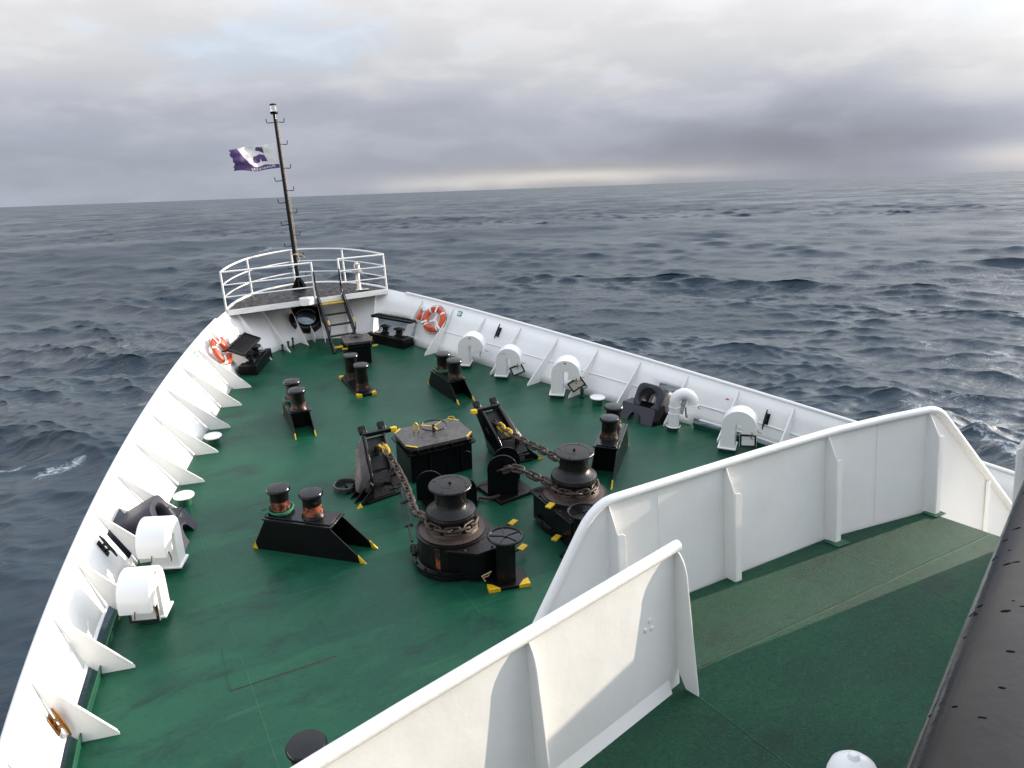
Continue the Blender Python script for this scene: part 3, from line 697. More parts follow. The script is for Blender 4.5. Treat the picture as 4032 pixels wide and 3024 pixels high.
# ------------------------------------------------------------------ small deck hatch by the ladder
def hatch(name, label, M, lx, ly, h, wheel=True, yellow=True, over=.05):
    t = thing(name, label, 'hatch', M)
    mb = MB(); mb.loft([[(x*(lx/2-over)*k, y*(ly/2-over)*k, z) for x, y in ((-1,-1), (1,-1), (1,1), (-1,1))] for z, k in ((0, 1.0), (h-.07, 1.))]); mb.build('coaming', 'black_paint', t, .02)
    def octo(k, c=.17): a, b = lx/2*k, ly/2*k; return [(-a+c, -b), (a-c, -b), (a, -b+c), (a, b-c), (a-c, b), (-a+c, b), (-a, b-c), (-a, -b+c)]
    mb = MB(); q = octo(1.04, .06); mb.prism(q, h-.16, h-.13); mb.build('flange', 'black_paint', t, .004)
    c = .17 if yellow else .07
    mb = MB(); mb.prism(octo(1., c), h-.07, h); mb.build('lid', 'dark_plate', t, .006)
    if yellow:
        mb = MB()
        o = octo(1.002, .17); 
        for i in range(1, 8, 2): mb.bar((o[i][0]*.985, o[i][1]*.98, h), (o[(i+1) % 8][0]*.985, o[(i+1) % 8][1]*.98, h), .034, .010)
        mb.build('edge_marking', 'yellow', t)
    else:
        mb = MB()
        for (x, y) in ((-.5, -.5), (.5, .5), (.5, -.5)): mb.bar((x*lx*1.06-.05, y*ly*1.06, h-.145), (x*lx*1.06+.09, y*ly*1.06-.0, h-.145), .03, .034)
        mb.build('edge_marking', 'yellow', t)
    mb = MB()
    for i in range(4): mb.box((-lx/2+lx*(i+.5)/4, -ly/2-.012, h-.09), (.035, .05, .09))
    for i in range(2): mb.box((lx/2+.012, -ly/2+ly*(i+.5)/2, h-.09), (.05, .035, .09))
    mb.build('dog_clip', 'black_gloss', t, .005)
    return t
mh = hatch('deck_hatch', 'large black hatch with grey octagonal lid and handwheel, yellow corner edges', deckM(-.08, 19.75, R_(-2)), 1.34, .96, .74)
mb = MB()
for x in (-.25, .38): mb.box((x, -.45, .32), (.022, .05, .60))
mb.build('rib', 'black_gloss', mh, .004)
mb = MB(); mb.tube([(.10, -.445, .02), (.10, -.445, .30), (.2, -.445, .42), (.52, -.445, .42), (.56, -.445, .38)], .008, 6); mb.box((.36, -.46, .48), (.22, .02, .03)); mb.box((.36, -.455, .40), (.14, .02, .02)); mb.build('side_fitting', 'black_gloss', mh)
wz = .74+.13
mb = MB(); mb.torus(.25, .014, 40, 8, T_(.03, .03, wz)); wh = mb.build('handwheel', 'black_gloss', mh)
mb = MB()
for k in range(3): a = k*2*PI/3+.5; mb.bar((.03, .03, wz-.02), (.03+.245*math.cos(a), .03+.245*math.sin(a), wz), .026, .012)
mb.build('spoke', 'yellow', wh)
mb = MB(); mb.lathe([(.03, .74), (.03, wz+.01), (.015, wz+.03), (0, wz+.03)], 12, T_(.03, .03, 0)); mb.build('spindle', 'black_gloss', wh)
mb = MB(); mb.tube([(-.24, .16, .74), (-.25, .15, .90), (-.28, .16, .94), (-.31, .18, .90), (-.31, .2, .74)], .013, 8); mb.tube([(.52, .40, .74), (.5, .44, .79), (.60, .42, .79), (.62, .38, .74)], .010, 8); mb.build('lift_handle', 'yellow', mh)
sh = hatch('deck_hatch', 'small tall black hatch box with a crossed handwheel standing at the ladder foot', deckM(.60, 26.20, R_(-8)), .74, .62, .64, yellow=False)
mb = MB(); mb.torus(.15, .012, 28, 8, T_(0, .05, .69)); 
for k in range(2): a = k*PI/2+.5; mb.bar((.15*math.cos(a), .05+.15*math.sin(a), .69), (-.15*math.cos(a), .05-.15*math.sin(a), .69), .02, .012)
mb.lathe([(.025, .63), (.025, .7), (0, .7)], 10, T_(0, .05, 0)); mb.build('handwheel', 'black_gloss', sh)

# ------------------------------------------------------------------ bollards
def bollard_post(t, x, y, z0, h, r0=.146, m='black_rusty', cap=.188):
    MB().lathe([(r0*1.25, z0), (r0*1.22, z0+.03), (r0*1.03, z0+.07), (r0, z0+.12), (r0, z0+h-.1), (r0*1.04, z0+h-.07)], 28, T_(x, y, 0), caps=(False, False)).build('post', m, t)
    MB().lathe([(r0, z0+h-.09), (cap*.92, z0+h-.08), (cap, z0+h-.055), (cap, z0+h-.03), (cap*.93, z0+h-.008), (cap*.6, z0+h+.006), (0, z0+h+.012)], 32, T_(x, y, 0)).build('cap', 'black_gloss', t)
def plinth_bollard(M, label, base, topr, h, w, posts, ph, rope=None, red=False, lean=0., mirror=1, group='twin bollards on open-ended plinths'):
    """long axis local X; base=(x0,x1) topr=(x0,x1)"""
    t = thing('mooring_bollard', label, 'bollard', M, group)
    th = .016
    for s in (-1, 1):
        mb = MB(); y = s*w/2; mb.plate([(base[0], y, -.01), (base[1], y, -.01), (topr[1], y*.94, h-.03), (topr[0], y*.94, h-.03)], (0, th, 0)); mb.build('side_plate', 'black_paint', t, .003)
    mb = MB()
    for k in (.15, .9):
        x0 = base[0]+(topr[0]-base[0])*.95+.08 if k < .5 else topr[1]-.15
        mb.plate([(x0, -w/2*.95, 0), (x0, w/2*.95, 0), (x0, w/2*.9, h-.03), (x0, -w/2*.9, h-.03)], (.012, 0, 0))
    mb.build('inner_web', 'black_paint', t)
    mb = MB(); mb.box(((topr[0]+topr[1])/2, 0, h), (topr[1]-topr[0]+.06, w*.94+.07, .03)); mb.box(((topr[0]+topr[1])/2, 0, h+.025), (topr[1]-topr[0]-.02, w*.94-.03, .022)); mb.build('top_plate', 'black_gloss', t, .005)
    mb = MB()
    for s in (-1, 1):
        for xb, xt in ((base[0], topr[0]), (base[1], topr[1])):
            d = 1 if xb < xt else -1; k = .24; y = s*w/2
            e0 = Vector((xb, y, -.004)); e1 = e0.lerp(Vector((xt, y*.94, h)), k); e2 = Vector((xb+d*.10, y, -.004))
            mb.plate([e0+Vector((-d*.004, 0, 0)), e1+Vector((-d*.004, 0, 0)), e2], (0, .024, 0))
    mb.build('corner_marking', 'yellow', t)
    for x, y in posts: bollard_post(t, x, y, h+.03, ph)
    if red:
        for x, y in posts: MB().lathe([(.160, h+.08), (.1535, h+.12), (.1485, h+.16), (.1475, h+.24)], 28, T_(x, y, 0), caps=(False, False)).build('worn_band', 'rusty_red', t)
    else:
        for x, y in posts: MB().lathe([(.160, h+.08), (.1535, h+.12), (.1485, h+.16), (.1475, h+.19)], 28, T_(x, y, 0), caps=(False, False)).build('worn_band', 'black_worn', t)
    if rope:
        mb = MB(); x, y = rope
        for q in range(2): mb.tube([(x+(.185+.012*q)*math.cos(a), y+(.185+.012*q)*math.sin(a), h+.06+.026*q+.012*math.sin(a*2+q)) for a in np.linspace(0, 2*PI, 30, endpoint=False)], .016, 7, closed=True)
        mb.tube([(x-.17, y, h+.06), (x-.28, y-.05, h+.04), (x-.30, y-.12, h+.035), (x-.16, y-.17, h+.04)], .014, 7); mb.build('rope_turn', 'green_rope', t)
    return t
# big ones beside the windlasses
axis = math.atan2(-1.41, 1.39)
bx, by = -2.90, 18.13
plinth_bollard(deckM(bx, by, axis+.03), 'largest black twin bollard, on a long plinth with worn orange bands, left of the windlasses', (-.99, .99), (-.72, .42), .56, .44, ((-.56, .04), (.02, .02)), .43, rope=(-.56, .04), red=True)
plinth_bollard(deckM(-bx, by, PI-axis-.03), 'tall black twin bollard plinth beyond the right-hand windlass, behind the breakwater rail', (-.99, .99), (-.72, .42), .56, .44, ((-.56, -.04), (.02, -.02)), .43)
# smaller fore-and-aft pair
for s, lab, rp in ((-1, 'black twin bollard plinth with thin green rope, nearest the sunlit port bulwark frames', True), (1, 'black twin bollard on a plinth near the starboard vents, in deck shade', True)):
    M = deckM(s*1.84, 23.05, -PI/2 + s*.07)
    plinth_bollard(M, lab, (-.80, .76), (-.60, .32), .42, .42, ((-.36, 0.), (.20, 0.)), .46, rope=(-.36, 0))
cb = thing('mooring_bollard', 'black twin bollard on a low flat base plate on the centreline, with yellow corners', 'bollard', deckM(0.0, 24.52, -PI/2), 'bollards without plinths')
mb = MB(); mb.box((0, 0, .03), (1.44, .46, .07)); mb.build('base_plate', 'black_paint', cb, .008)
mb = MB()
for x in (-1, 1):
    for y in (-1, 1): mb.loft([[(x*.726, y*.236, z), (x*.57, y*.236, z), (x*.66, y*.13, z), (x*.726, y*.12, z)] for z in (-.005, .069)])
mb.build('corner_marking', 'yellow', cb)
bollard_post(cb, -.38, 0, .06, .66); bollard_post(cb, .40, 0, .06, .66)
for x in (-.38, .40): MB().lathe([(.160, .11), (.1535, .15), (.1485, .19), (.1475, .28)], 28, T_(x, 0, 0), caps=(False, False)).build('worn_band', 'black_worn', cb)
lb = thing('mooring_bollard', 'broad-capped black bollard half hidden behind the nearest breakwater rail', 'bollard', deckM(-4.27, 13.32), 'bollards without plinths')
bollard_post(lb, 0, 0, 0, .88, .16, cap=.2); mb = MB(); mb.box((0.1, 0, .02), (.9, .5, .05)); mb.build('base_plate', 'black_paint', lb, .006)

# ------------------------------------------------------------------ windlasses, brake columns
def windlass(s, label):
    t = thing('windlass', label, 'windlass', deckM(s*1.12, 16.72), 'vertical anchor windlasses')
    Fl = Matrix.Diagonal((s, 1, 1, 1))
    mb = MB(); mb.lathe([(.60, -.02), (.60, .06), (.58, .07), (.58, .12), (.545, .13), (.535, .52), (.56, .53), (.56, .56), (.0, .565)], 48); mb.build('gear_casing', 'black_rusty', t)
    mb = MB(); mb.lathe([(.63, .09), (.64, .10), (.64, .14), (.60, .15)], 48, caps=(False, False))
    for k in range(16): a = 2*PI*k/16; mb.lathe([(.018, .14), (.018, .17), (0, .172)], 6, T_(.615*math.cos(a), .615*math.sin(a), 0))
    mb.build('base_flange', 'black_paint', t)
    # inboard/aft extension towards the brake column
    mb = MB(); mb.loft([[(.30, -.45, z), (-.05, -.76, z), (-.54, -.76, z), (-.54, .42, z), (-.2, .5, z)] for z in (.03, .50)], M=Fl); mb.build('gear_box', 'black_paint', t, .015)
    mb = MB(); mb.loft([[(.34, -.50, z), (-.03, -.81, z), (-.59, -.81, z), (-.59, .46, z), (-.1, .56, z)] for z in (.505, .54)], M=Fl)
    for p in ((-.54, -.7), (-.54, -.4), (-.54, -.1), (-.54, .2), (-.5, .40), (-.3, -.75)): mb.lathe([(.02, .53), (.02, .56), (0, .562)], 6, Fl @ T_(p[0], p[1], 0))
    mb.build('gear_cover', 'black_rusty', t, .006)
    mb = MB(); mb.lathe([(.50, .56), (.51, .575), (.44, .60), (.42, .605), (.40, .66), (.30, .68), (.27, .72), (.30, .80), (.36, .82)], 40, caps=(False, False)); mb.build('chain_wheel', 'rust_brown', t)
    mb = MB()
    for k in range(6): a = 2*PI*k/6; mb.loft([[((.30+dr)*math.cos(a+da), (.30+dr)*math.sin(a+da), z) for dr, da in ((0, -.16), (.10, -.09), (.10, .09), (0, .16))] for z in (.66, .76)])
    mb.build('chain_pocket', 'rust_brown', t, .012)
    mb = MB(); mb.lathe([(.28, .80), (.375, .815), (.385, .835), (.385, .865), (.372, .885), (.372, .905), (.325, .94), (.27, .975), (.245, 1.01), (.235, 1.06), (.233, 1.22), (.238, 1.275)], 44, caps=(False, False)); mb.build('warping_drum', 'black_rusty', t)
    mb = MB(); mb.lathe([(.25, 1.265), (.315, 1.275), (.328, 1.29), (.328, 1.305), (.318, 1.318), (.25, 1.325), (.10, 1.333), (0, 1.335)], 44); mb.lathe([(.022, 1.33), (.022, 1.365), (0, 1.367)], 8)
    for k in range(4): a = k*PI/2+.7; mb.lathe([(.014, 1.315), (.014, 1.33), (0, 1.331)], 6, T_(.27*math.cos(a), .27*math.sin(a), 0))
    for k in range(26):                                 # raised maker's ring, too worn to read
        a = -.5+k*.115; mb.box((0, 0, 1.325), (.014, .026, .008), rot(a, 'Z') @ T_(.235, 0, 0))
    for k in range(14): a = 2.6+k*.13; mb.box((0, 0, 1.328), (.013, .024, .008), rot(a, 'Z') @ T_(.15, 0, 0))
    mb.build('drum_cap', 'black_rusty', t)
    for px, py, pz_, ln in (((-.98, -.46, .14, .22), (-1.24, .30, .12, .18)) if s < 0 else ((-.66, -.50, .14, .2), (-.60, -.22, .575, .1))):
        mb = MB(); mb.bar((px*s+s*(.42 if s < 0 else .12), py, pz_-.04), (px*s, py, pz_), .03, .025); p = mb.build('pedal_lever', 'black_paint', t, .003)
        mb = MB(); mb.box((0, 0, 0), (.17, .10, .03), T_(px*s, py, pz_+.012) @ rot(.5, 'Z')); mb.build('pedal', 'yellow', p, .006)
    if s < 0:
        mb = MB(); mb.lathe([(.545, .14), (.5475, .2), (.5475, .5), (.565, .53)], 48, caps=(False, False))
        vs, fs = mb.v, [q for q in mb.f if True]; keep = []
        for q in fs:
            c = sum((Vector(vs[i]) for i in q), Vector())/len(q); a = math.degrees(math.atan2(c.y, c.x)) % 360
            if 214 < a < 222: keep.append(q)
        mb.f = keep; mb = mb.islands()[0]; mb.build('worn_patch', 'rusty_red', t)
    return t
windlass(-1, 'left-hand black vertical windlass with capstan drum and a rubbed red strip on its casing')
windlass(1, 'right-hand black vertical windlass with a rust-brown chain wheel, partly behind the breakwater end')
def column(s, label):
    t = thing('brake_column', label, 'brake column', deckM(s*.69, 15.80, s*.25), 'brake columns')
    mb = MB(); mb.box((0, 0, .025), (.62, .44, .055)); mb.build('base_plate', 'black_rusty', t, .006)
    mb = MB()
    for x in (-1, 1): mb.loft([[(x*.313, -.224, z), (x*.14, -.224, z), (x*.24, -.10, z), (x*.313, -.07, z)] for z in (-.004, .056)])
    mb.build('corner_marking', 'yellow', t)
    mb = MB(); mb.lathe([(.165, .05), (.165, .72)], 6, rot(.3, 'Z')); mb.build('column', 'black_paint', t, .008)
    mb = MB(); mb.lathe([(.10, .70), (.235, .735), (.245, .75), (.245, .77), (0, .772)], 40); w_ = mb.build('wheel', 'black_gloss', t)
    mb = MB(); mb.torus(.245, .016, 44, 8, T_(0, 0, .775)); mb.build('wheel_rim', 'black_gloss', w_)
    mb = MB()
    for k in range(5): a = k*2*PI/5+.3; mb.bar((.03*math.cos(a), .03*math.sin(a), .775), (.235*math.cos(a), .235*math.sin(a), .775), .012, .016)
    mb.lathe([(.035, .77), (.035, .79), (0, .792)], 12); mb.build('spoke', 'black_gloss', w_)
    mb = MB()
    for k in range(44): a = 2*PI*k/44; mb.lathe([(.009, .765), (.009, .785), (0, .786)], 5, T_(.262*math.cos(a), .262*math.sin(a), 0))
    mb.build('grip_stud', 'black_gloss', w_)
    if s < 0:
        mb = MB(); mb.tube([(-.3, .02, .03), (-.36, .05, .12), (-.22, .02, .2), (-.26, .06, .1), (-.34, .1, .06)], .010, 6); mb.build('lashing', 'tan_rope', t)
column(-1, 'black hexagonal brake column with spoked round top and worn yellow base corners, fully visible')
column(1, 'black brake column with a spoked round top cut off by the sloping breakwater end')

# ------------------------------------------------------------------ chain guides, stoppers and chains
def guide(s, label):
    t = thing('chain_guide', label, 'chain guide', deckM(s*.50 if s > 0 else -.36, 18.02, s*.12), 'chain guides')
    mb = MB(); mb.box((s*.18, .22, .03), (.78, .84, .08)); mb.build('base', 'black_rusty', t, .01)
    mb = MB(); mb.torus(.27, .03, 28, 8, T_(s*-.14, .30, .06)); mb.build('pipe_lip', 'rust_brown', t)
    for (cx_, cy_, w_, h_) in ((-.02, 0., .27, .80 if s > 0 else .60), (.40, .46, .245, .66 if s > 0 else .58)):
        prof = [(-w_, 0), (w_, 0)] + [(w_*math.cos(a), h_-w_+w_*math.sin(a)) for a in np.linspace(0, PI, 18)]
        mb = MB(); M = T_(s*cx_, cy_, .06) @ rot(-.45 - s*.12, 'Z') @ rot(PI/2, 'X'); mb.prism(prof, -.014, .014, M); mb.build('guard_plate', 'black_paint', t, .004)
    mb = MB(); mb.box((s*.2, .22, .28), (.26, .34, .42)); mb.build('pipe_box', 'black_paint', t, .02)
    return t
guide(-1, 'black chain guide with round-topped plates mostly hidden behind the left windlass drum')
guide(1, 'black chain guide with two round-topped plates in front of the right windlass')
def stopper(s, label):
    t = thing('chain_stopper', label, 'chain stopper', deckM(s*1.36, 19.40, .06 if s < 0 else 0.), 'chain stoppers over the hawse pipes')
    Fl = Matrix.Diagonal((s, 1, 1, 1))
    # x outboard, y forward.  inclined trough rising forward and inboard
    mb = MB(); mb.loft([[(-.30, -.32, z*1), (.36, -.38, z), (.46, .50, z), (-.12, .72, z)] for z in (-.02, .05)], M=Fl); mb.build('bed_plate', 'black_paint', t, .008)
    mb = MB(); mb.loft([[(-.24, -.30, .0), (.24, -.34, .0), (.28, .1, .0), (-.16, .2, .0)], [(-.26, -.06, .42), (.12, -.10, .42), (.12, .22, .42), (-.24, .24, .42)]], M=Fl); mb.build('pedestal', 'black_rusty', t, .02)
    mb = MB(); mb.loft([[(-.24, -.15, .0), (.26, -.18, .0), (.34, .46, .0), (-.20, .52, .0)], [(-.36, .22, .62), (.06, .22, .62), (.08, .50, .74), (-.37, .50, .74)]], M=Fl); mb.build('body', 'black_gloss', t, .03)
    for x0, x1 in ((-.22, -.40), (.17, -.02)):
        prof = [(-.20, .22), (-.02, .16), (.30, .40), (.56, .80), (.60, .97), (.50, 1.03), (.34, .92), (.05, .62), (-.14, .40)]
        mb = MB(); mb.loft([[(x0+(x1-x0)*(a+.2)/.8-.024, a, b) for a, b in prof], [(x0+(x1-x0)*(a+.2)/.8+.024, a, b) for a, b in prof]], M=Fl); c = mb.build('cheek', 'black_gloss', t, .012)
        q = MB(); q.box((0, 0, 0), (.14, .17, .09), Fl @ T_(x1+.02, .57, 1.0) @ rot(.8, 'X')); q.build('cheek_head', 'black_paint', c, .02)
    prof = [(-.18, .10), (-.02, .10), (.30, .34), (.54, .78), (.50, .96), (.34, .88), (.05, .60), (-.14, .40)]
    mb = MB(); mb.loft([[(.20-.19*(a+.2)/.8, a, b) for a, b in prof], [(.44-.30*(b-.1)/.86, .16+(a-.16)*.80, .12+(b-.1)*.86) for a, b in prof]], M=Fl); mb.build('outer_lobe', 'dark_plate' if s < 0 else 'black_paint', t, .03)
    mb = MB(); mb.loft([[(-.20, -.15, .22), (.17, -.15, .22), (.17, -.12, .26), (-.20, -.12, .26)], [(-.38, .50, .80), (-.02, .50, .80), (-.02, .46, .86), (-.38, .46, .86)]], M=Fl); mb.build('trough_floor', 'black_rusty', t)
    mb = MB(); mb.bar((.05, .44, .96), (-.50, .40, .96), .075, .075); h = MB().add(mb.v, mb.f, Fl).build('stopper_bar', 'black_paint', t, .008)
    mb = MB(); mb.bar((-.48, .40, .96), (-.60, .392, .96), .085, .085); MB().add(mb.v, mb.f, Fl).build('bar_tip', 'yellow', h, .012)
    mb = MB()
    for k in range(4):
        y = -.36+k*.19; mb.plate([Fl @ Vector(p) for p in ((.20, y+.06, .30), (.56, y-.02, .0), (.22, y+.06, .0))], (0, .014, 0))
    mb.build('buttress', 'black_paint', t)
    mb = MB(); mb.plate([Fl @ Vector(p) for p in ((.58, -.39, -.01), (.46, -.385, -.005), (.50, -.375, .075))], (0, .03, 0)); mb.build('corner_marking', 'yellow', t)
    mb = MB(); mb.loft([[(.18, -.34, .28), (.23, -.34, .32), (.26, .24, .32), (.21, .24, .28)], [(.16, -.34, .30), (.21, -.34, .35), (.24, .24, .35), (.19, .24, .30)]], M=Fl); mb.build('ledge', 'black_gloss', t)
    mb = MB(); mb.lathe([(.22, 0), (.23, .10), (.21, .115), (.195, .10), (.195, .0)], 28, Fl @ T_(.46, .42, 0), caps=(False, False)); mb.build('hawse_lip', 'dark_plate', t)
    # slip plate and shackle on the windlass side
    prof = [(-.13, 0), (.13, 0), (.13, .20), (.09, .29), (0, .33), (-.09, .29), (-.13, .2)]
    mb = MB(); mb.prism(prof, -.02, .02, Fl @ T_(-.10, -.72, .42) @ rot(-.5, 'X') @ rot(PI/2, 'X')); mb.lathe([(.035, -.05), (.035, .05)], 10, Fl @ T_(-.02, -.74, .66) @ rot(PI/2, 'Y')); mb.build('slip_plate', 'black_gloss', t, .012)
    mb = MB(); mb.bar((-.10*s, -.66, .42), (-.06*s, -.22, .24), .06, .06); mb.tube([(-.22*s, -.7, .36), (.08*s, -.7, .36)], .018, 8); mb.build('slip_arm', 'black_paint', t, .008)
    return t
stopper(-1, 'left-hand black chain stopper with ribbed foot and yellow-tipped bar beside the large hatch')
stopper(1, 'right-hand black chain stopper leaning up in an open trough between hatch and starboard bollard')
def chain(name, label, pts, pitch=.150, yellow=(), grp='anchor chains'):
    C_ = spl(pts, 14); d = [0.]
    for i in range(1, len(C_)): d.append(d[-1]+(C_[i]-C_[i-1]).length)
    t = thing(name, label, 'chain', T_(*pts[0]), grp); n = int(d[-1]/pitch); base = Vector(pts[0])
    lw, lr, rr = .112, .056, .0225
    def link():
        P = []; h = lw-lr*.15
        for a in np.linspace(-PI/2, PI/2, 8): P.append((h*.62+lr*math.cos(a), lr*math.sin(a), 0))
        for a in np.linspace(PI/2, 3*PI/2, 8): P.append((-h*.62+lr*math.cos(a), lr*math.sin(a), 0))
        return P
    src = {}
    def pt(x):
        i = int(np.searchsorted(d, x)); i = min(max(i, 1), len(d)-1); k = (x-d[i-1])/max(1e-6, d[i]-d[i-1]); return C_[i-1].lerp(C_[i], k)
    for i in range(n+1):
        m_ = 'yellow' if i in yellow else 'chain_rust'
        if m_ not in src:
            q = MB(); q.tube(link(), rr, 8, closed=True)
            if m_ != 'yellow': q.tube([(0, -lr, 0), (0, lr, 0)], rr*.7, 6)
            o = q.build('link', m_, t); src[m_] = o
        else: o = src[m_].copy(); COL.objects.link(o); o.parent = t
        x = (i+.5)*d[-1]/(n+1); p = pt(x); tg = (pt(x+.04)-pt(x-.04)).normalized()
        qd = tg.to_track_quat('X', 'Z').to_matrix().to_4x4(); o.matrix_local = Matrix.Translation(p-base) @ qd @ rot((PI/4 if i % 2 else -PI/4)+.35, 'X')
        if m_ == 'yellow': o['label'] = 'yellow painted link'
    return t
def arc(cx, cy, rad, a0, a1, z, n=6):                      # round the chain wheel, tilted with the deck
    M = deckM(cx, cy); return [M @ Vector((rad*math.cos(a), rad*math.sin(a), z)) for a in np.linspace(a0, a1, n)]
chain('anchor_chain', 'rusty anchor chain from the left stopper down to the left windlass, two links painted yellow',
      [(-1.20, 19.75, zd(19.75)+.62), (-1.25, 19.12, 3.50), (-1.25, 18.52, 3.27), (-1.27, 18.17, 3.12), (-1.33, 17.78, 2.99), (-1.44, 17.30, 2.93)] + arc(-1.12, 16.72, .355, R_(150), R_(330), .715, 7), yellow=(4, 5))
chain('anchor_chain', 'rusty anchor chain from the right stopper down past the capstan drum, two links yellow',
      [(1.12, 19.85, zd(19.85)+.60), (1.22, 19.55, 3.31), (1.25, 19.31, 3.26), (1.25, 18.87, 3.21), (1.26, 18.45, 3.19), (1.34, 17.77, 3.13), (1.44, 17.25, 3.00)] + arc(1.12, 16.72, .355, R_(45), R_(0), .715, 4), yellow=(3, 5))
chain('anchor_chain', 'short rusty chain from the chain guide plate to the right windlass wheel',
      [(.44, 17.95, zd(17.95)+.55), (.52, 17.5, 3.12), (.76, 17.25, 2.98)] + arc(1.12, 16.72, .355, R_(150), R_(345), .715, 7))
tb = thing('turnbuckle', 'black rigging screw lashing the left chain to the deck beside the windlass', 'turnbuckle', Matrix.Identity(4))
a, b = Vector((-1.27, 18.40, 3.02)), Vector((-1.66, 16.95, 2.42)); d = (b-a)
mb = MB(); mb.tube([a+d*.06, a+d*.30], .020, 8); mb.tube([a+d*.60, a+d*.84], .020, 8); mb.build('screw', 'black_gloss', tb)
sd_ = d.normalized().cross(Vector((0, 0, 1))).normalized()*.042
mb = MB(); mb.tube([a+d*.28-sd_, a+d*.62-sd_], .013, 8); mb.tube([a+d*.28+sd_, a+d*.62+sd_], .013, 8)
for k in (.28, .62): mb.tube([a+d*k-sd_*1.5, a+d*k+sd_*1.5], .026, 8)
mb.build('body', 'black_gloss', tb)
mb = MB()
for k in (.0, .9): mb.tube([a+d*(k+.07)+sd_*1.2, a+d*(k+.01)+sd_*1.1, a+d*(k-.02), a+d*(k+.01)-sd_*1.1, a+d*(k+.07)-sd_*1.2], .016, 7)
mb.tube([a+d*.9, a+d*1.02], .028, 8); mb.build('shackle', 'black_paint', tb)

# ------------------------------------------------------------------ vents
def box_vent(x, y, mouth, h, label, flap=None, bw_=.40, red=False, base_h=.10, grp='boxy gooseneck vents', foot=False, sc=1.):
    """arch in local XZ (mouth towards +X), band width bw_ along Y"""
    M = deckM(x, y, mouth)
    t = thing('gooseneck_vent', label, 'vent', M, grp)
    leg, Ro, ri = .27*sc, .335*sc, .065*sc
    H = h; cz = H-Ro; cx_ = Ro-leg/2                      # arch centre; leg spans -leg/2..+leg/2
    outl = [(-leg/2-.015, base_h), (-leg/2, base_h+.06), (-leg/2, cz)]
    outl += [(cx_+Ro*math.cos(a), cz+Ro*math.sin(a)) for a in np.linspace(PI, 0, 22)][1:]
    tipz = cz-.13*sc
    outl += [(cx_+Ro, tipz), (cx_+ri, tipz-.01)]
    outl += [(cx_+ri*math.cos(a), cz+ri*math.sin(a)) for a in np.linspace(0, PI, 10)]
    outl += [(leg/2+.01, base_h+.06), (leg/2+.02, base_h)]
    mb = MB(); mb.loft([[(a, -bw_/2, b) for a, b in outl], [(a, bw_/2, b) for a, b in outl]]); mb.build('hood', 'white_gloss', t, .010)
    mb = MB(); mb.lathe([(1., 0), (1., 1.)], 4, T_(0, 0, base_h-.015) @ Matrix.Diagonal(((leg/2+.045)*1.414, (bw_/2+.03)*1.414, .035, 1)) @ rot(PI/4, 'Z')); mb.build('base_collar', 'white_paint', t, .012)
    mb = MB(); mb.lathe([(.19*sc, -.02), (.19*sc, base_h-.012)], 20, Matrix.Diagonal((.95, 1.05, 1, 1))); mb.build('coaming', 'valve_green', t)
    if flap:
        ang_, m_ = flap
        L = (Ro-ri)*1.02
        F = (T_(cx_+ri+.01, 0, tipz-.02) @ rot(ang_, 'Y')) if x < 0 else (T_(cx_+(Ro+ri)/2-.02, -bw_*.25, tipz-.03) @ rot(.12, 'Z') @ rot(ang_, 'Y') @ rot(PI/2, 'X'))
        mb = MB(); mb.box((L/2, 0, -.012), (L, bw_*.96, .022), F); fp = mb.build('flap', 'white_gloss', t, .003)
        mb = MB(); a, b = L*.96, bw_*.92
        for c_, s_ in (((L/2, b/2-.016, .007), (a, .032, .018)), ((L/2, -b/2+.016, .007), (a, .032, .018)), ((L/2-a/2+.016, 0, .007), (.032, b-.064, .018)), ((L/2+a/2-.016, 0, .007), (.032, b-.064, .018))): mb.box(c_, s_, F)
        mb.build('gasket', 'gasket', fp)
        mb = MB(); mb.box((L/2, 0, .003), (a-.066, b-.066, .008), F); mb.build('flap_face', m_, fp)
    mb = MB()
    for q in (-1, 1): mb.tube([(cx_+Ro*.75, q*(bw_/2+.005), tipz+.06), (cx_+Ro*.8, q*(bw_/2+.022), tipz), (cx_+Ro*.72, q*(bw_/2+.02), tipz-.06), (cx_+Ro*.85, q*(bw_/2+.03), tipz-.085)], .009, 6)
    mb.tube([(cx_+Ro+.004, 0, tipz+.05), (cx_+Ro+.03, 0, tipz), (cx_+Ro+.09, .02, tipz-.01)], .008, 6); mb.build('wing_nut', 'brass', t)
    if red: mb = MB(); mb.box((cx_-.02, -bw_/2-.002, H-.07), (.055, .004, .028)); mb.box((cx_-.02, bw_/2+.002, H-.07), (.055, .004, .028)); mb.build('tag_plate', 'red_ink', t)
    if foot:
        mb = MB(); mb.plate([(0, bw_/2, .34), (0, bw_/2+.17, .02), (0, bw_/2, .02)], (.014, 0, 0)); mb.build('knee', 'white_paint', t)
    return t
mR = math.atan2(-.62, .78); mL = math.atan2(-.91, -.42)
box_vent(2.92, 24.48, mR, .92, 'white box vent with a red tag, forwardmost on the starboard side, its flap closed', red=True)
box_vent(3.39, 23.32, mR, .84, 'white box vent with small stencilled text and clean open flap, second from the bow', flap=(1.15, 'tape'), foot=False, bw_=.36, sc=.93)
box_vent(3.95, 21.62, mR, .97, 'white box vent with a red tag and dirty spotted open flap near the green valve', flap=(.95, 'dirty_white'), red=True)
box_vent(5.34, 17.46, mR-.22, .93, 'white box vent with a small open flap close to the breakwater, rightmost of the vents', flap=(1.5, 'tape'), bw_=.34)
box_vent(-5.00, 18.72, mL, .98, 'white box vent partly hiding the port fairlead, with its flap shut', bw_=.42)
box_vent(-5.36, 17.56, mL+.05, .90, 'white box vent nearest the camera on the port side, open flap with black gasket', flap=(1.5, 'tape'), bw_=.42, red=True)
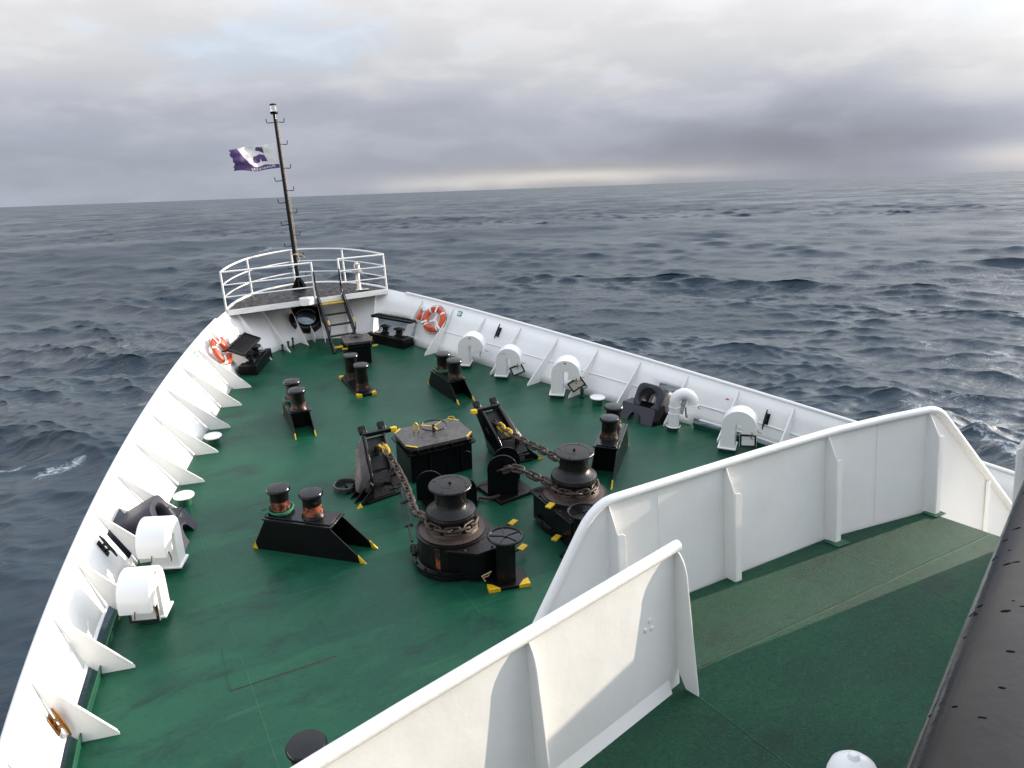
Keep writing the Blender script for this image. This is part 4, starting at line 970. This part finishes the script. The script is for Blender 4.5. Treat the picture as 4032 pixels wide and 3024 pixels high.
vs, fs = text_mesh('Fuel drains', .035, .0)
for o in [x for x in bpy.data.objects if x.get('label', '').startswith('white box vent with small stencilled')]:
    mb = MB(); mb.add(vs, fs, T_(.06, -.182, .70) @ rot(PI/2, 'X')); mb.build('lettering', 'black_ink', o)
pv_ = thing('pipe_vent', 'white round swan-neck pipe vent with a small open round lid, beside the starboard fairlead', 'vent', deckM(5.04, 18.75, mR))
mb = MB(); arc_ = [(.185-.185*math.cos(a), 0, .66+.185*math.sin(a)) for a in np.linspace(0, PI, 18)]
mb.tube([(0, 0, .12), (0, 0, .35), (0, 0, .64)] + arc_ + [(.37, 0, .60)], .118, 20); mb.build('pipe', 'white_gloss', pv_)
mb = MB(); 
for z in (.40, .55): mb.torus(.121, .009, 24, 6, T_(0, 0, z))
mb.torus(.122, .012, 24, 6, T_(.37, 0, .615)); mb.lathe([(.15, .10), (.155, .11), (.14, .13)], 24, caps=(False, False)); mb.build('weld_ring', 'white_paint', pv_)
MB().lathe([(.13, -.02), (.13, .105)], 20).build('coaming', 'valve_green', pv_)
F = T_(.27, 0, .56) @ rot(1.5, 'Y')
MB().lathe([(.118, 0), (.118, .03)], 24, F @ T_(.13, 0, -.03)).build('lid', 'white_gloss', pv_)
MB().torus(.095, .018, 24, 6, F @ T_(.13, 0, -.035)).build('gasket', 'gasket', pv_)
MB().lathe([(.085, 0), (.085, .006)], 20, F @ T_(.13, 0, -.042)).build('lid_face', 'dirty_white', pv_)
mb = MB(); mb.plate([(0, .10, .34), (0, .25, .03), (0, .10, .03)], (.014, 0, 0)); mb.build('knee', 'white_paint', pv_)
mb = MB(); mb.tube([(.48, .02, .60), (.50, .02, .53), (.52, .02, .50)], .009, 6); mb.build('wing_nut', 'brass', pv_)

def mushroom(x, y, label):
    t = thing('deck_vent', label, 'vent', deckM(x, y), 'low disc-topped vents')
    MB().lathe([(.115, -.02), (.115, .16)], 20).build('stem', 'green_trim', t)
    MB().lathe([(.10, .155), (.165, .165), (.178, .175), (.178, .19), (.165, .198), (0, .202)], 28).build('disc', 'white_gloss', t)
mushroom(-3.64, 22.95, 'white disc-topped low vent below the lit port frames, farther from the camera')
mushroom(-4.52, 20.66, 'white disc-topped low vent beside the port fairlead')
mushroom(4.47, 20.72, 'white disc-topped low vent between the green valve wheel and the starboard fairlead')
vv_ = thing('valve', 'small dark green valve with a handwheel on the starboard deck edge', 'valve', deckM(4.40, 21.25))
mb = MB(); mb.lathe([(.07, -.01), (.07, .05), (.045, .06), (.04, .16), (.055, .17), (.05, .2), (.018, .21), (.016, .29)], 14); mb.build('body', 'valve_green', vv_)
mb = MB(); mb.torus(.115, .014, 26, 8, T_(0, 0, .28))
for k in range(3): a = k*2*PI/3; mb.bar((0, 0, .28), (.112*math.cos(a), .112*math.sin(a), .28), .018, .014)
mb.build('handwheel', 'valve_green', vv_)
for i, (x, y, h) in enumerate(((-.98, 27.86, .16), (-.80, 27.93, .20), (-.66, 27.97, .27))):
    t = thing('sounding_pipe', ('shortest dark', 'middle dark', 'tallest bent-topped')[i] + ' sounding pipe at the foot of the bow plating', 'pipe', deckM(x, y), 'sounding pipes')
    MB().lathe([(.028, -.01), (.028, h), (.036, h), (.036, h+.03), (0, h+.035)], 12).build('pipe', 'valve_green', t)

# ------------------------------------------------------------------ side fairleads
def fairlead(s, label):
    y0 = 19.33; B = bul(s, y0, .40)
    t = thing('panama_fairlead', label, 'fairlead', B, 'cast side fairleads')
    n = 40; A = [2*PI*i/n for i in range(n)]
    def rsq(a, w, p=.45): c, q = math.cos(a), math.sin(a); return (math.copysign(abs(c)**p, c)*w, math.copysign(abs(q)**p, q)*w)
    rings = []
    for w, z in ((.315, -.16), (.325, .10), (.33, .26), (.315, .31)): rings.append([(*rsq(a, w), z) for a in A])
    for rr, z in ((.245, .325), (.215, .30), (.20, .24), (.20, .12), (.22, .02), (.27, -.16)): rings.append([(rr*math.cos(a), rr*math.sin(a), z) for a in A])
    lc_ = B.inverted() @ Vector((s*4.90, 19.42, 3.12)); off = lc_.z-.325
    rings = [[(x, y, z if z > .0 else z-off-.05) for x, y, z in g] for g in rings]
    mb = MB(); mb.loft(rings, closed=True, M=T_(*lc_) @ T_(0, 0, -.325)); mb.build('casting', 'navy_cast', t, smooth=50)
    # saddle plate on the deck, with an arched cut-out
    Bi = B.inverted()
    p0, p1 = Vector((s*4.44, 19.86, zd(19.86))), Vector((s*4.74, 19.10, zd(19.10)))
    q0, q1 = p0+Vector((s*.17, .04, .34)), p1+Vector((s*.17, .04, .34))
    def P(u, v): return Bi @ (p0.lerp(p1, u).lerp(q0.lerp(q1, u), v))
    arch = [(.66-.20*(1-math.cos(a)), .62*math.sin(a)) for a in np.linspace(0, PI, 12)]
    outl = [(0, 0), (0, .9), (.06, 1), (.94, 1), (1, .9), (1, 0)] + arch
    nrm = (P(1, 0)-P(0, 0)).cross(P(0, 1)-P(0, 0)).normalized()
    mb = MB(); mb.plate([P(*q) for q in outl], nrm*.022); mb.build('saddle_plate', 'navy_cast', t, .003)
    mb = MB()
    for e_ in (q0, q1):
        base = p0 if e_ is q0 else p1
        mb.plate([Bi @ base, Bi @ e_, Bi @ (e_+Vector((s*.25, 0, .02))), Bi @ (base+Vector((s*.42, 0, 0)))], (Bi.to_3x3() @ Vector((0, .016, 0))))
    mb.plate([Bi @ q0, Bi @ q1, Bi @ (q1+Vector((s*.25, 0, .03))), Bi @ (q0+Vector((s*.25, 0, .03)))], (Bi.to_3x3() @ Vector((0, 0, .016))))
    mb.build('side_web', 'black_gloss', t)
fairlead(-1, 'black cast fairlead on the port bulwark half hidden behind a white box vent')
fairlead(1, 'black cast fairlead with a round see-through hole on the starboard bulwark')

# ------------------------------------------------------------------ lifebuoys, lights, signs, cleats
def lifebuoy(s, y, k, label):
    t = thing('lifebuoy', label, 'lifebuoy', bul(s, y, k) @ T_(0, 0, .15) @ rot((-.05 if s > 0 else .1), 'Z'), 'lifebuoys on the bulwarks')
    R, rr = .292, .083
    MB().torus(R, rr, 48, 14, sq=.72).build('ring', 'orange', t)
    for k_ in range(4):
        a0 = PI/4+k_*PI/2; mb = MB()
        mb.loft([[((R+(rr+.004)*math.cos(b))*math.cos(a), (R+(rr+.004)*math.cos(b))*math.sin(a), (rr*.72+.004)*math.sin(b)) for b in [2*PI*j/16 for j in range(16)]] for a in np.linspace(a0-.075, a0+.075, 4)]); mb.build('band', 'tape', t)
    for txt, a0, sgn, sz in (('USHUAIA', PI/2, 1, .085), ('LOME', -PI/2, -1, .10)):
        mb = MB(); n = len(txt); st = .20 if sgn > 0 else .24
        for i, c_ in enumerate(txt):
            a = a0 - sgn*(i-(n-1)/2)*st; vs, fs = text_mesh(c_, sz, .001)
            M = T_(R*math.cos(a), R*math.sin(a), rr*.72+.003) @ rot(a-PI/2 if sgn > 0 else a+PI/2, 'Z'); mb.add(vs, fs, M)
        mb.build('lettering', 'black_ink', t)
    mb = MB()
    for k_ in range(3): a = PI/2+k_*2*PI/3; mb.bar((0, 0, -.03), ((R+rr+.02)*math.cos(a), (R+rr+.02)*math.sin(a), -.068), .06, .014)
    mb.build('cradle', 'white_gloss', t, .003)
    mb = MB()
    for k_ in range(3): a = PI/2+k_*2*PI/3; mb.bar((.20*math.cos(a), .20*math.sin(a), .07), (.405*math.cos(a), .405*math.sin(a), .07), .058, .012, up=(0, 0, 1)); mb.bar((.40*math.cos(a), .40*math.sin(a), .07), (.40*math.cos(a), .40*math.sin(a), -.15), .012, .058, up=(-math.sin(a), math.cos(a), 0))
    mb.build('hook', 'white_gloss', t, .003)
    mb = MB(); 
    for k_ in range(4):
        a0 = PI/4+k_*PI/2; mb.tube([((R+rr+.012+.03*math.sin(q*PI))*math.cos(a0+q*PI/2), (R+rr+.012+.03*math.sin(q*PI))*math.sin(a0+q*PI/2), -.01) for q in np.linspace(0, 1, 10)], .006, 6)
    mb.build('grab_line', 'black_ink', t)
    u_ = thing('lifebuoy_light', ('orange bottle-shaped lifebuoy light clipped left of the upright lifebuoy' if s > 0 else 'orange lifebuoy light hanging behind the sunlit tilted lifebuoy'), 'light', bul(s, y+.52 if s > 0 else y+.5, k+.06) @ T_(0, .0, .10), 'lifebuoy lights')
    MB().lathe([(0, -.20), (.05, -.20), (.06, -.18), (.062, -.07), (.055, -.05), (.032, -.01), (.03, .14), (0, .145)], 18, rot(-PI/2, 'X')).build('float_body', 'orange', u_)
    MB().lathe([(.031, .13), (.033, .14), (.033, .19), (0, .195)], 14, rot(-PI/2, 'X')).build('lens', 'tape', u_)
    mb = MB(); mb.box((0.05, -.02, -.055), (.10, .30, .02)); mb.box((0, -.22, -.02), (.12, .02, .09)); mb.box((0.06, .10, -.02), (.1, .025, .07)); mb.build('clamp', 'white_gloss', u_, .003)
lifebuoy(1, 26.2, .60, 'orange lifebuoy with white bands facing the camera on the shaded starboard bulwark')
lifebuoy(-1, 26.42, .58, 'orange lifebuoy with white bands seen edge-on against the sunlit port bulwark')
for s, y in ((1, 25.62), (-1, 25.68)):
    t = thing('safety_sign', 'small green square lifebuoy sign on the %s' % ('shaded bulwark right of the upright lifebuoy' if s > 0 else 'sunlit bulwark aft of the edge-on lifebuoy'), 'sign', bul(s, y, .86) @ T_(0, 0, .016), 'green lifebuoy signs')
    mb = MB(); mb.box((0, 0, 0), (.14, .14, .006)); mb.build('panel', 'green_sign', t)
    mb = MB(); mb.torus(.034, .014, 20, 6, T_(-.01, 0, .003), sq=.15); mb.torus(.034, .006, 8, 4, T_(-.01, 0, .003), sq=.15); mb.box((.052, 0, .004), (.008, .03, .003)); mb.build('symbol', 'tape', t)
def cleat(s, y, k, label, m='black_gloss', grp=None, ang=0.):
    t = thing('cleat', label, 'cleat', bul(s, y, k) @ T_(0, 0, .012) @ rot(PI/2+ang, 'Z'), grp)
    mb = MB(); mb.box((0, 0, .006), (.26, .10, .014)); mb.build('base', m, t, .004)
    mb = MB()
    for x in (-.05, .05): mb.bar((x, 0, .01), (x, 0, .085), .03, .04, up=(1, 0, 0))
    mb.build('leg', m, t, .004)
    mb = MB(); mb.tube([(-.21, 0, .085), (-.12, 0, .092), (0, 0, .088), (.12, 0, .092), (.21, 0, .085)], [.012, .02, .024, .02, .012], 10); mb.build('horn', m, t)
cleat(1, 24.30, .71, 'black horn cleat on the starboard bulwark between the first two box vents', grp='horn cleats')
cleat(1, 17.23, .54, 'black horn cleat on the starboard bulwark close above the breakwater', grp='horn cleats')
cleat(-1, 18.68, .60, 'black horn cleat in a vent shadow on the sunlit port bulwark', grp='horn cleats')
cleat(-1, 15.50, .36, 'brassy rusted horn cleat on the port bulwark at the lower left corner', m='brass', grp='horn cleats')
mb = MB(); mb.box((0, 0, .012), (.07, .028, .004)); o = mb.build('tag_plate', 'red_ink'); o.matrix_world = bul(1, 18.15, .70); tag(o, 'tiny red tag on the starboard bulwark above the pipe vent', 'tag')

# ------------------------------------------------------------------ everything on board goes to the heeled ship's place in the world
for o in TOPS: o.matrix_world = SHIP @ o.matrix_world

# ------------------------------------------------------------------ sea
cx, cyy, cz = WCAM.translation
def sea():
    colsA = np.concatenate([np.linspace(-PI, -.80, 60, endpoint=False), np.linspace(-.80, .80, 1250), np.linspace(.80, PI, 60)[1:]])
    dep = np.concatenate([[.0004, .0007, .0010], np.linspace(.0014, .045, 300)[0:], np.linspace(.0453, .56, 950), np.linspace(.57, 1.5, 60)])
    rad = cz/np.tan(dep)
    rad = rad[::-1]
    TH, RR = np.meshgrid(HEAD+colsA, rad)
    X = cx + RR*np.sin(TH); Y = cyy + RR*np.cos(TH); Z = np.zeros_like(X); DX = np.zeros_like(X); DY = np.zeros_like(X); J = np.zeros_like(X); US = np.zeros_like(X)
    dr = np.gradient(rad)[:, None]
    g = 9.81; wind = HEAD + R_(200)                         # waves run towards the lower left
    N = 130
    lam = np.exp(np.linspace(math.log(.8), math.log(70.), N))*rng.uniform(.93, 1.07, N)
    dirs = wind + rng.normal(0, 1, N)*np.interp(np.log(lam), [0, 4.2], [.42, .24])
    env = np.zeros_like(X)                                   # wave groups: ruffled patches between calmer water
    for l_, t_ in zip(np.exp(rng.uniform(math.log(12), math.log(90), 16)), rng.uniform(0, 2*PI, 16)):
        env += np.sin(2*PI/l_*(X*math.sin(t_)+Y*math.cos(t_))+rng.uniform(0, 6.28))
    env = np.clip(1. + .11*env, .6, 1.6)
    for l, th in zip(lam, dirs):
        k = 2*PI/l; amp = .0125*l**.66*rng.uniform(.5, 1.3)*float(np.interp(l, [1, 4, 9, 16, 30, 70], [.72, .88, .84, .76, .62, .5]))
        ph = rng.uniform(0, 2*PI); fade = np.clip((l/np.maximum(dr, 1e-3)-1.6)/1.6, 0, 1)
        q = k*(X*math.sin(th)+Y*math.cos(th))+ph; s_, c_ = np.sin(q), np.cos(q)
        if l < 14: fade = fade*env
        Z += fade*amp*c_; DX -= fade*amp*1.35*s_*math.sin(th); DY -= fade*amp*1.35*s_*math.cos(th); J += fade*amp*k*c_; US += (1-np.clip(fade, 0, 1)**2)*(amp*k)**2/2*1.2
    gust = np.sin(X*.021+Y*.013)+np.sin(X*.009-Y*.017+1.3)
    foam = np.clip((J+.06*gust-.98)*2.6, 0, 1)
    def seg(p, q, w):
        (x0, y0), (x1, y1) = p, q; L2 = max(1e-6, (x1-x0)**2+(y1-y0)**2); tt = np.clip(((X-x0)*(x1-x0)+(Y-y0)*(y1-y0))/L2, 0, 1)
        return np.exp(-((X-x0-tt*(x1-x0))**2+(Y-y0-tt*(y1-y0))**2)/(w*w))
    wake = [(34.4, 33.1), (33.1, 30.2), (31.2, 27.3), (29.0, 24.8), (27.5, 22.3)]       # breaking bow wave to starboard; foam white also paints sun glare on its crest
    for p, q in zip(wake, wake[1:]):
        h = seg(p, q, 1.0); Z += .34*h; foam = np.maximum(foam, .50*seg(p, q, .75))
    for p, q, w, k_ in (((-9.1, 47.2), (-7.8, 47.5), .6, .55), ((-10.9, 48.7), (-10.2, 48.6), .4, .5), ((-7.4, 39.4), (-6.6, 39.9), .5, .42), ((-4.3, 80.3), (-3.2, 80.6), .7, .5), ((-3.9, 61.5), (-2.6, 62.0), .6, .45), ((30.0, 61.0), (31.6, 61.3), .6, .5), ((49., 41.5), (46., 37.), 1.3, .42), ((37., 32.), (31.5, 23.), 2.4, .40), ((29.5, 192.), (33., 193.), 1.4, .6)):
        foam = np.maximum(foam, k_*seg(p, q, w))
    # sea inside the hull is pushed down
    nr, nc = X.shape
    co_ = np.stack([X+DX, Y+DY, Z], -1).reshape(-1, 3)
    idx = np.arange(nr*nc).reshape(nr, nc); idx2 = np.concatenate([idx, idx[:, :1]], 1)
    F4 = np.stack([idx2[:-1, :-1], idx2[:-1, 1:], idx2[1:, 1:], idx2[1:, :-1]], -1).reshape(-1, 4)
    me = bpy.data.meshes.new('sea'); me.vertices.add(len(co_)); me.vertices.foreach_set('co', co_.ravel().astype(np.float32))
    me.loops.add(F4.size); me.loops.foreach_set('vertex_index', F4.ravel().astype(np.int32))
    me.polygons.add(len(F4)); me.polygons.foreach_set('loop_start', np.arange(0, F4.size, 4, dtype=np.int32)); me.polygons.foreach_set('use_smooth', np.ones(len(F4), bool))
    me.update(calc_edges=True)
    at = me.attributes.new('foam', 'FLOAT', 'POINT'); at.data.foreach_set('value', foam.ravel().astype(np.float32))
    at = me.attributes.new('unresolved', 'FLOAT', 'POINT'); at.data.foreach_set('value', np.sqrt(US).ravel().astype(np.float32))
    print('SEA slopes', float(np.sqrt(US).max()), float(J.std()), float(J.max()), float((foam>0).mean()))
    o = bpy.data.objects.new('sea', me); COL.objects.link(o); o['kind'] = 'structure'
    m = bpy.data.materials.new('sea_water'); m.use_nodes = True; t = m.node_tree; b = t.nodes['Principled BSDF']
    b.inputs['IOR'].default_value = 1.38
    c = t.nodes.new('ShaderNodeTexCoord'); ob = c.outputs['Object']
    mp = t.nodes.new('ShaderNodeMapping'); mp.inputs['Rotation'].default_value = (0, 0, wind); mp.inputs['Scale'].default_value = (.45, 1.0, 1.); t.links.new(ob, mp.inputs[0])
    a1 = noise(t, mp.outputs[0], 1.3, 6, .60, .5); a2 = noise(t, mp.outputs[0], .22, 5, .55, .3); a3 = noise(t, mp.outputs[0], .035, 3, .5)
    bp = t.nodes.new('ShaderNodeBump'); bp.inputs['Strength'].default_value = 1.; bp.inputs['Distance'].default_value = 1.
    t.links.new(((a1*.17 + a2*.26)*noise(t, ob, .012, 3, .5).step(.3, .7, .3, 2.1) + a3*2.2).k, bp.inputs['Height']); t.links.new(bp.outputs[0], b.inputs['Normal'])
    ua = t.nodes.new('ShaderNodeAttribute'); ua.attribute_name = 'unresolved'; us = V(t, ua.outputs['Fac'])   # slope of the waves too small for the mesh out there
    mp2 = t.nodes.new('ShaderNodeMapping'); mp2.inputs['Rotation'].default_value = (0, 0, wind); mp2.inputs['Scale'].default_value = (.5, 1., 1.); t.links.new(ob, mp2.inputs[0])
    streak = noise(t, mp2.outputs[0], .022, 9, .72, .4).step(.36, .64, .35, 1.5)            # gusts ruffle the far water in patches
    fa = t.nodes.new('ShaderNodeAttribute'); fa.attribute_name = 'foam'; fo = V(t, fa.outputs['Fac'])
    fn = noise(t, ob, 2.2, 9, .75, 1.2); k = (fo*.55 + fn*1.0).step(.70, .98)*fo.step(.02, .5)
    mm = t.nodes.new('ShaderNodeMix'); mm.data_type = 'RGBA'; t.links.new(k.k, mm.inputs[0]); mm.inputs[6].default_value = (.008, .026, .043, 1); mm.inputs[7].default_value = (.55, .60, .62, 1)
    t.links.new(mm.outputs[2], b.inputs['Base Color']); t.links.new((k*.7).op('MAXIMUM', (us*.65*streak + .003).op('SQRT')).k, b.inputs['Roughness'])
    me.materials.append(m)
sea()
